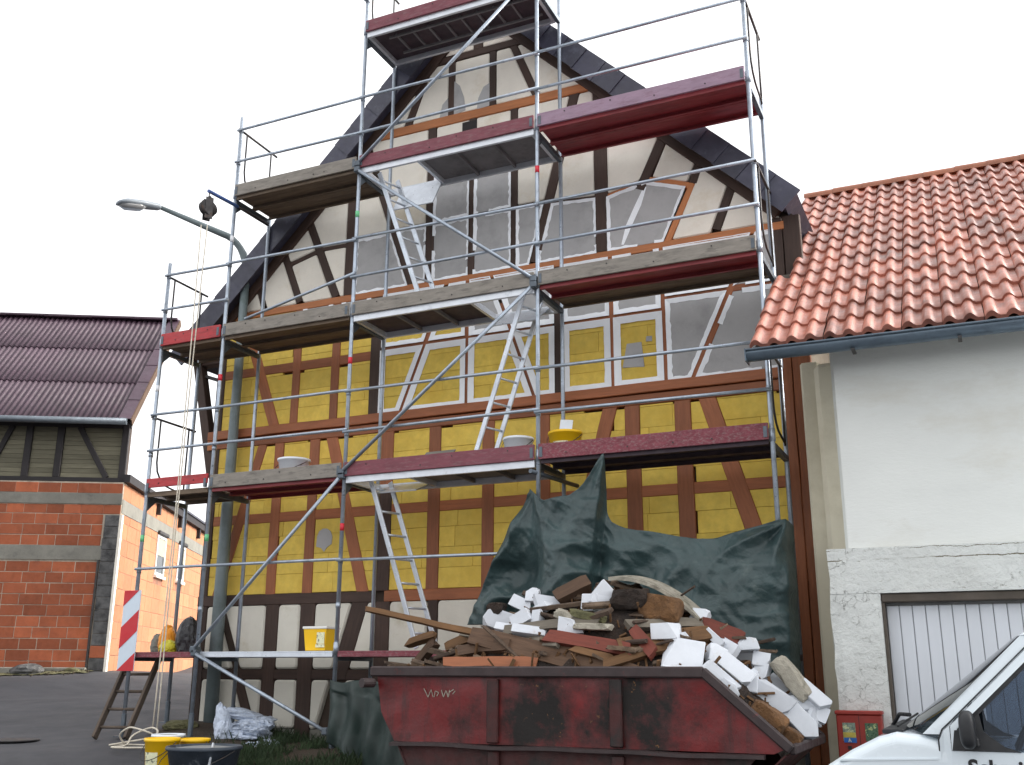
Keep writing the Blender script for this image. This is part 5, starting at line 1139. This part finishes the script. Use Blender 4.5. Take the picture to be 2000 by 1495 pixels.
for s, y in ((0, VY0), (1, VY1)):
    sg_ = 1 if s == 0 else -1
    def sidepoly(name, poly, dy0, dy1, mat, parent=van):
        n = len(poly); V = [Vector((x, y+sg_*(dy0+vw(z)), z)) for x, z in poly]+[Vector((x, y+sg_*(dy1+vw(z)), z)) for x, z in poly]
        return mk(name, (V, [tuple(range(n)), tuple(range(2*n-1, n-1, -1))]+[(i, (i+1) % n, n+(i+1) % n, n+i) for i in range(n)]), mat, parent)
    sidepoly('front_pillar', [(8.285, 1.31), (8.40, 1.31), (8.47, 1.40), (8.95, 1.845), (9.0, 1.87), (8.93, 1.90), (8.865, 1.865)], .01, .10, 'van_white')
    d_ = sidepoly('door', [(8.375, .42), (9.60, .42), (9.60, 1.222), (8.435, 1.222), (8.435, 1.36), (8.40, 1.33), (8.375, 1.28)], -.006, .03, 'van_white')
    sidepoly('door_frame', [(8.44, 1.36), (8.437, 1.224), (8.465, 1.224), (8.475, 1.345), (8.58, 1.44), (8.945, 1.785), (8.995, 1.805), (9.56, 1.825), (9.56, 1.225), (9.60, 1.225), (9.60, 1.87), (9.0, 1.865), (8.94, 1.84)], -.004, .03, 'van_white', d_)
    sidepoly('window_seal', [(8.475, 1.226), (8.492, 1.226), (8.50, 1.338), (8.60, 1.425), (8.955, 1.762), (9.0, 1.785), (9.535, 1.803), (9.535, 1.226), (9.558, 1.226), (9.558, 1.822), (8.995, 1.803), (8.947, 1.782), (8.58, 1.438), (8.477, 1.343)], -.001, .02, 'van_dark', d_)
    sidepoly('window', [(8.62, 1.235), (9.535, 1.235), (9.535, 1.80), (9.0, 1.78), (8.957, 1.76), (8.62, 1.45)], .010, .014, 'glass', d_)
    sidepoly('mirror_plate', [(8.44, 1.224), (8.80, 1.224), (8.72, 1.25), (8.615, 1.33), (8.60, 1.43), (8.50, 1.34), (8.46, 1.335)], -.012, .016, 'rubber', d_)
    mr = [(.0, .05), (.012, .09), (.03, .115), (.06, .12), (.085, .10)]
    Mm = Matrix.Translation((8.535, y-sg_*.10, 1.345))
    bm = bmesh.new(); bmesh.ops.create_icosphere(bm, subdivisions=4, radius=1)
    for v in bm.verts:
        c = v.co; f = lambda t, p: math.copysign(abs(t)**p, t); v.co = Vector((f(c.x, .7)*.045, f(c.y, .6)*.085, f(c.z, .62)*.105))
    me = bpy.data.meshes.new('mirror'); bm.to_mesh(me); bm.free(); me.materials.append(M['rubber']); me.polygons.foreach_set('use_smooth', [True]*len(me.polygons))
    ob('mirror', me, d_, Mm); mk('mirror_arm', box(8.50, 8.59, min(y, y-sg_*.1), max(y, y-sg_*.1), 1.25, 1.30, .01), 'rubber', d_)
    sidepoly('door_gap', [(8.366, .42), (8.373, .42), (8.373, 1.285), (8.398, 1.338), (8.437, 1.372), (8.938, 1.848), (8.934, 1.852), (8.43, 1.376), (8.392, 1.342), (8.366, 1.288)], -.0035, .02, 'van_dark', d_)
    sidepoly('trim_line', [(7.80, 1.145), (8.36, 1.17), (8.36, 1.178), (7.82, 1.158)], -.006, .02, 'van_white')
    for wx in (8.1, 11.2):
        tr_ = xf(lathe([(.15, -.1), (.30, -.1), (.325, -.07), (.325, .07), (.30, .1), (.15, .1)], 28), Matrix.Translation((wx, y+sg_*.115, .325)) @ Matrix.Rotation(R(90), 4, 'X'))
        wh = mk('wheel', tr_, 'rubber', van, smooth='quads'); mk('rim', xf(lathe([(.001, 0), (.12, .01), (.2, -.01), (.2, .02)], 24), Matrix.Translation((wx, y-sg_*.0, .325)) @ Matrix.Rotation(R(90), 4, 'X')), 'galv', wh)
        mk('wheel_arch', xf(lathe([(.33, -.004), (.39, -.004), (.39, .03), (.33, .03)], 28), Matrix.Translation((wx, y, .325)) @ Matrix.Rotation(R(90), 4, 'X')), 'van_dark', van)
    # headlight
    mk('headlight', xf(box(-.03, .03, -.13, .13, -.07, .07, .02), Matrix.Translation((7.57, y+sg_*.25, .88)) @ Matrix.Rotation(R(-24), 4, 'Y')), 'lens', van)
def acr(name, a, b, off, inn, th, mat, parent=van):
    """panel spanning the van's width along the line a-b of its side outline"""
    a, b = Vector(a), Vector(b); e = (b-a).normalized(); nn = Vector((-e.y, e.x)); V = []
    for k in (off, off-th):
        for p in (a, b):
            q = p+nn*k
            for y, s in ((VY0, 1), (VY1, -1)): V.append(Vector((q.x, y+s*(inn+vw(q.y)), q.y)))
    return mk(name, (V, [(0, 1, 3, 2), (4, 6, 7, 5), (0, 4, 5, 1), (2, 3, 7, 6), (0, 2, 6, 4), (1, 5, 7, 3)]), mat, parent)
V, F = [], []; nu, nv = 24, 8
for j in range(nv+1):
    f = j/nv; mid = Vector((8.150+(8.845-8.150)*f, 1.335+(1.878-1.335)*f)); edg = Vector((8.292+(8.878-8.292)*f, 1.312+(1.868-1.312)*f))
    for i in range(nu+1):
        t_ = 2*i/nu-1; k = abs(t_)**2.6; q = mid.lerp(edg, k); yy = (VY0+VY1)/2+t_*((VY1-VY0)/2-.012-vw(q.y)); V.append(Vector((q.x, yy, q.y)))
W = nu+1; ws = mk('windscreen', (V, [(j*W+i, j*W+i+1, (j+1)*W+i+1, (j+1)*W+i) for j in range(nv) for i in range(nu)]), 'screen_glass', van, smooth=True, recalc=False)
mk('wiper_cowl', box(8.05, 8.17, VY0+.12, VY1-.12, 1.30, 1.328, .01), 'van_dark', van)
mk('wiper', join(tube([(8.06, VY0+.75, 1.325), (8.12, VY0+.6, 1.40), (8.20, VY0+.35, 1.405)], .012, 8), tube([(8.14, VY0+.15, 1.345), (8.22, VY0+.75, 1.40)], .007, 6)), 'van_dark', van)
mk('dashboard', box(8.30, 8.62, VY0+.08, VY1-.08, 1.12, 1.27, .03), 'van_dark', van)
for yy in (VY0+.42, VY1-.42):
    st = mk('seat', box(9.25, 9.42, yy-.24, yy+.24, .8, 1.48, .06), 'seat', van); mk('headrest', box(9.27, 9.38, yy-.12, yy+.12, 1.5, 1.68, .04), 'seat', st)
mk('steering_wheel', xf(tube([(.19*math.cos(t), .19*math.sin(t), 0) for t in [2*math.pi*i/24 for i in range(25)]], .014, 8), Matrix.Translation((8.80, VY0+.42, 1.25)) @ Matrix.Rotation(R(-62), 4, 'Y')), 'rubber', van, smooth='quads')
mk('bumper', box(7.46, 7.62, VY0+.04, VY1-.04, .32, .55, .03), 'rubber', van)
mk('licence_plate', box(7.452, 7.46, -2.6, -2.08, .40, .51), 'white_frame', van)
tc = bpy.data.curves.new('lettering', 'FONT'); tc.body = 'Schmidt u.'; tc.size = .115; tc.offset = .004; tc.extrude = .0004; tc.space_character = 1.05
to = bpy.data.objects.new('lettering_tmp', tc); COL.objects.link(to); dg = bpy.context.evaluated_depsgraph_get(); me = bpy.data.meshes.new_from_object(to.evaluated_get(dg)); bpy.data.objects.remove(to)
me.materials.clear(); me.materials.append(M['van_dark']); ob('lettering', me, van, Matrix.Translation((8.515, VY0-.0085, 1.098)) @ Matrix.Rotation(R(90), 4, 'X'))

# ------------------------------------------------------------------ brick building at the left
fd = Vector((math.sin(R(60.5)), math.cos(R(60.5)), 0)); sdv = Vector((-fd.y, fd.x, 0)); CP = Vector((-8.69, 7.06, 0))
Bm = Matrix(((fd.x, sdv.x, 0, CP.x), (fd.y, sdv.y, 0, CP.y), (0, 0, 1, 0), (0, 0, 0, 1)))     # local x along the front (0 = right corner), y into the depth
bb = root('brick_barn', (CP.x-2, CP.y+1.5, 1.6), 'red brick barn with timbered upper storey and dark corrugated roof at the left', 'barn')
def bk(name, VF, mat, parent=bb, **k): return mk(name, VF, mat, parent, Bm, **k)
SL = -6.5; BT = 5.74; G = 1.4
fw = bk('front_wall', box(SL, -.004, .018, .35, G, BT-.002), 'mortar'); sw_ = bk('side_wall', box(-.352, -.006, .036, 9.3, G, BT-.004), 'mortar_red')
for z0, z1 in ((5.24, 5.48), (4.0, 4.31)): bk('concrete_band', box(SL, -.30 if z0 < 5 else -.002, -.006, .05, z0, z1), 'concrete', fw)
bk('concrete_band', box(-.06, .006, .062, 9.28, 5.05, 5.36), 'concrete', sw_)
for i in range(14):
    z0 = G+.0+i*.257; bk('quoin', box(-.34+.02*random.random(), -.012, -.012-.01*random.random(), .06, z0+.003, z0+.252, .006), 'concrete_dark' if i not in (2,) else 'brick', fw)
bk('corner_post', box(-.008, .05, -.02, .09, G, 5.0), 'cream_plaster', sw_)
bk('corner_post', box(-.39, -.35, -.03, .02, G, 4.0), 'iron', fw)
bsh = {}
def brk(parent, x, y, z, w_, h, dep, mat, along):
    key = (round(w_, 2), round(h, 3), mat, along)
    if key not in bsh:
        bsh[key] = mesh('brick', *(box(0, w_, 0, dep, 0, h, .006) if along == 'x' else box(-dep, 0, 0, w_, 0, h, .006)), mat)
    ob('brick', bsh[key], parent, Bm @ Matrix.Translation((x, y, z)))
z = 1.62; row = 0; nb = 0
while z < BT-.05:
    h = .235
    if 3.98-.235 < z < 4.0: h = 3.995-z
    if 5.24-.235 < z < 5.24: h = 5.235-z
    if z+h > BT: h = BT-z-.004
    if h > .06:
        x = -.36-(.0 if row % 2 else .24) if z < 5.0 else -.012
        first = True
        while x > -3.7:
            w_ = random.choice((.49, .49, .49, .37)) if not (first and row % 2 == 0 and z < 5) else .24
            if first and row % 2 == 0 and z < 5: x = -.36
            brk(fw, x-w_, .012+random.uniform(-.004, .004), z, w_-.004 if z > 5 else w_-.012, h-.012, .04, 'brick', 'x'); nb += 1; x -= w_; first = False
    z += h
    if abs(z-3.995) < .02: z = 4.315
    elif abs(z-5.235) < .02: z = 5.485
    row += 1
# side wall in the sun
WIN = ((3.35, 4.25, 4.0, 5.0), (5.7, 6.5, 4.05, 5.02))
z = 1.62; row = 0
while z < BT-.1 and nb < 298:
    h = .36
    if z < 5.05 < z+h: h = 5.045-z
    if z+h > BT: h = BT-z-.004
    y = .07+(.3 if row % 2 else 0)*0; k = 0
    while y < 9.2 and h > .08:
        w_ = .74 if (row+k) % 2 else .62
        ivs = [(y, min(y+w_-.006, 9.26))]
        for a, b, c, d in WIN:
            if z+h > c and z < d: ivs = [q for iv in ivs for q in ((iv[0], min(iv[1], a)), (max(iv[0], b), iv[1])) if q[1]-q[0] > .05]
        for a, b in ivs:
            brk(sw_, .0+random.uniform(-.003, .003), a, z, b-a, h-.01, .04, 'brick_sunlit', 'y'); nb += 1
        y += w_; k += 1
    z += h
    if abs(z-5.045) < .02: z = 5.365
    row += 1
for a, b, c, d in WIN:
    wn = bk('window', box(-.02, .004, a, b, c, d), 'pane', sw_)
    for q in ((a, a+.05, c, d), (b-.07, b, c, d), (a+.05, b-.07, d-.06, d), (a+.05, b-.07, c, c+.06)): bk('window_frame', box(-.02, .03, q[0], q[1], q[2], q[3]), 'white_frame', wn)
    bk('blind', box(-.01, .012, a+.05, b-.07, c+.5, d-.06), 'blind', wn); bk('sill', box(-.02, .08, a-.03, b+.03, c-.07, c-.004), 'white_frame', wn); bk('shutter_box', box(-.02, .09, a, b, d+.002, d+.11, .03), 'iron', wn)
bk('eaves_board', box(-.1, .12, .02, 9.6, BT+.0, BT+.18), 'black_timber'); bk('roof_slab', box(-4, .16, 2.9, 9.7, BT+.185, BT+.24), 'slate')
for y in (3.0, 5.4, 7.8): bk('rafter_end', box(.0, .1, y, y+.12, BT-.28, BT-.0), 'black_timber')
# timbered storey
uw = bk('upper_wall', box(SL, -.03, .12, .3, BT+.0, 7.1), 'wall_core')
pz = BT+.1; pmh = .105
while pz < 7.0:
    for x0, x1 in ((SL, -2.28), (-2.14, -1.60), (-1.44, -.14)): bk('plank', box(x0, x1, .085+random.uniform(-.004, .004), .13, pz, pz+pmh-.004, .004), 'plank_grey', uw)
    pz += pmh
def bbm(a, b, wid, d=.09):
    Mx, L = frame((a[0], .07, a[1]), (b[0], .07, b[1])); mk('timber', box(-L/2, L/2, -d/2, d/2, -wid/2, wid/2, .008), 'black_timber', uw, Bm @ Mx)
for x in (-2.21, -1.52, -.085, -3.6, -5.): bbm((x, BT+.1), (x, 7.08), .15)
bbm((-1.12, 7.0), (-.42, BT+.1), .12, .08); bbm((-2.6, 7.0), (-3.05, BT+.1), .12, .08); bk('timber', box(SL, .02, .02, .12, BT+.002, BT+.1, .006), 'black_timber', uw); bk('timber', box(SL, .02, .03, .12, 7.0, 7.12, .006), 'black_timber', uw)

# corrugated roof
pa = math.atan2(10.62-7.08, 3.0+.42); rs_ = Vector((0, math.cos(pa), math.sin(pa))); rn = Vector((0, -math.sin(pa), math.cos(pa))); RLn = math.hypot(3.42, 3.54)
br = bk('roof', ([Vector((x, -.42, 7.06))+rs_*s+rn*k for x in (SL, .1) for s in (.05, RLn) for k in (-.1, -.04)], [(0, 1, 3, 2), (4, 6, 7, 5), (0, 4, 5, 1), (2, 3, 7, 6), (0, 2, 6, 4), (1, 5, 7, 3)]), 'black_timber')
SHW = 1.05; NW = 8
def corr(w_, L, nwv):
    V, F = [], []; nx = nwv*8
    for s in (0, L):
        for i in range(nx+1): u = i/nx; V.append(Vector((u*w_, s, .022*math.cos(u*nwv*2*math.pi)+.03*(s == 0))))
    for i in range(nx+1): V.append(V[i]-Vector((0, 0, .018)))
    W = nx+1; return V, [(i, i+1, W+i+1, W+i) for i in range(nx)]+[(2*W+i, 2*W+i+1, i+1, i) for i in range(nx)]
LROW = RLn/3; cm = mesh('roof_sheet', *corr(SHW, LROW+.12, NW), 'corrugated', True, False)
Rb = Matrix(((1, 0, 0, 0), (0, rs_.y, rn.y, 0), (0, rs_.z, rn.z, 0), (0, 0, 0, 1)))
for r_ in range(3):
    for c in range(6):
        ob('roof_sheet', cm, br, Bm @ Matrix.Translation(Vector((-.12-SHW*(c+1)-.0, -.42, 7.06))+rs_*(LROW*r_)+rn*(.004*(c % 2))) @ Rb)
for i in range(6):
    s0 = RLn/6*i; bk('verge_flashing', ([Vector((x, -.42, 7.06))+rs_*s+rn*k for x in (-.14, .13) for s in (s0, s0+RLn/6+.02) for k in (.03+.012*(s == s0), .05+.012*(s == s0))], [(0, 1, 3, 2), (4, 6, 7, 5), (0, 4, 5, 1), (2, 3, 7, 6), (0, 2, 6, 4), (1, 5, 7, 3)]), 'corrugated', br)
bk('barge_board', ([Vector((x, -.42, 7.06))+rs_*s+rn*k for x in (.13, .155) for s in (-.03, RLn) for k in (-.12, .05)], [(0, 1, 3, 2), (4, 6, 7, 5), (0, 4, 5, 1), (2, 3, 7, 6), (0, 2, 6, 4), (1, 5, 7, 3)]), 'old_wood', br)
rdg = Vector((0, -.42, 7.06))+rs_*RLn
for c in range(6): bk('ridge_cap', box(-.02-1.1*(c+1), .1-1.1*c, rdg.y-.16, rdg.y+.16, rdg.z+.0+.01*(c % 2), rdg.z+.07, .02), 'corrugated', br)
bg_ = bk('gutter', tube([(SL, -.50, 7.03), (.06, -.50, 7.03)], .075, 14), 'galv_dark', smooth='quads')
bk('footing', box(SL, -.35, -.12, .03, G, 1.72, .02), 'concrete')
# stones and rubbish along the foot of the barn
for i, (x, y, s, lb_) in enumerate(((-1.5, -.3, .22, 'dark stone block lying at the foot of the red brick barn'), (-.6, -.2, .1, 'small mossy stone near the barn corner'))):
    p = Bm @ Vector((x, y, 0)); crumple('stone', (p.x, p.y, gz(p.x, p.y)), s*1.6, s, s*.6, 'concrete_dark' if i == 0 else 'moss', lb_, 'stone', 20+i, 1.4, .3, 3)
V, F = [], []
for i in range(320):
    x = random.uniform(-3.4, -.2); y = -.12-abs(random.gauss(0, .22)); p = Bm @ Vector((x, y, 0)); s = random.uniform(.006, .026)
    Mx = Matrix.Translation((p.x, p.y, gz(p.x, p.y)+.02)) @ Euler((random.uniform(0, 6), random.uniform(0, 6), 0)).to_matrix().to_4x4(); v, f = xf(box(-s, s, -s*.6, s*.6, -s*.4, s*.4), Mx); n = len(V); V += v; F += [tuple(k+n for k in q) for q in f]
tag(mk('gravel', (V, F), 'soil', recalc=False), 'loose gravel and leaves along the foot of the barn', 'gravel', kind='stuff')
p0_ = [Bm @ Vector(v) for v in ((-3.6, -.95, 0), (-.2, -.5, 0), (-.1, .1, 0), (-3.6, .1, 0))]
patch('soil_verge', [(p.x, p.y) for p in p0_], 'moss', h=.03, label='narrow mossy verge between the road and the brick barn')
# manhole cover on the road
mp = gp(25, 1449); tag(mk('manhole_cover', lathe([(.30, 0), (.30, .012), (.27, .016), (.001, .014)], 32, True), 'iron', None, Matrix.Translation((mp.x, mp.y, gz(mp.x, mp.y)+.012))), 'round iron manhole cover in the road at the far left', 'manhole cover')
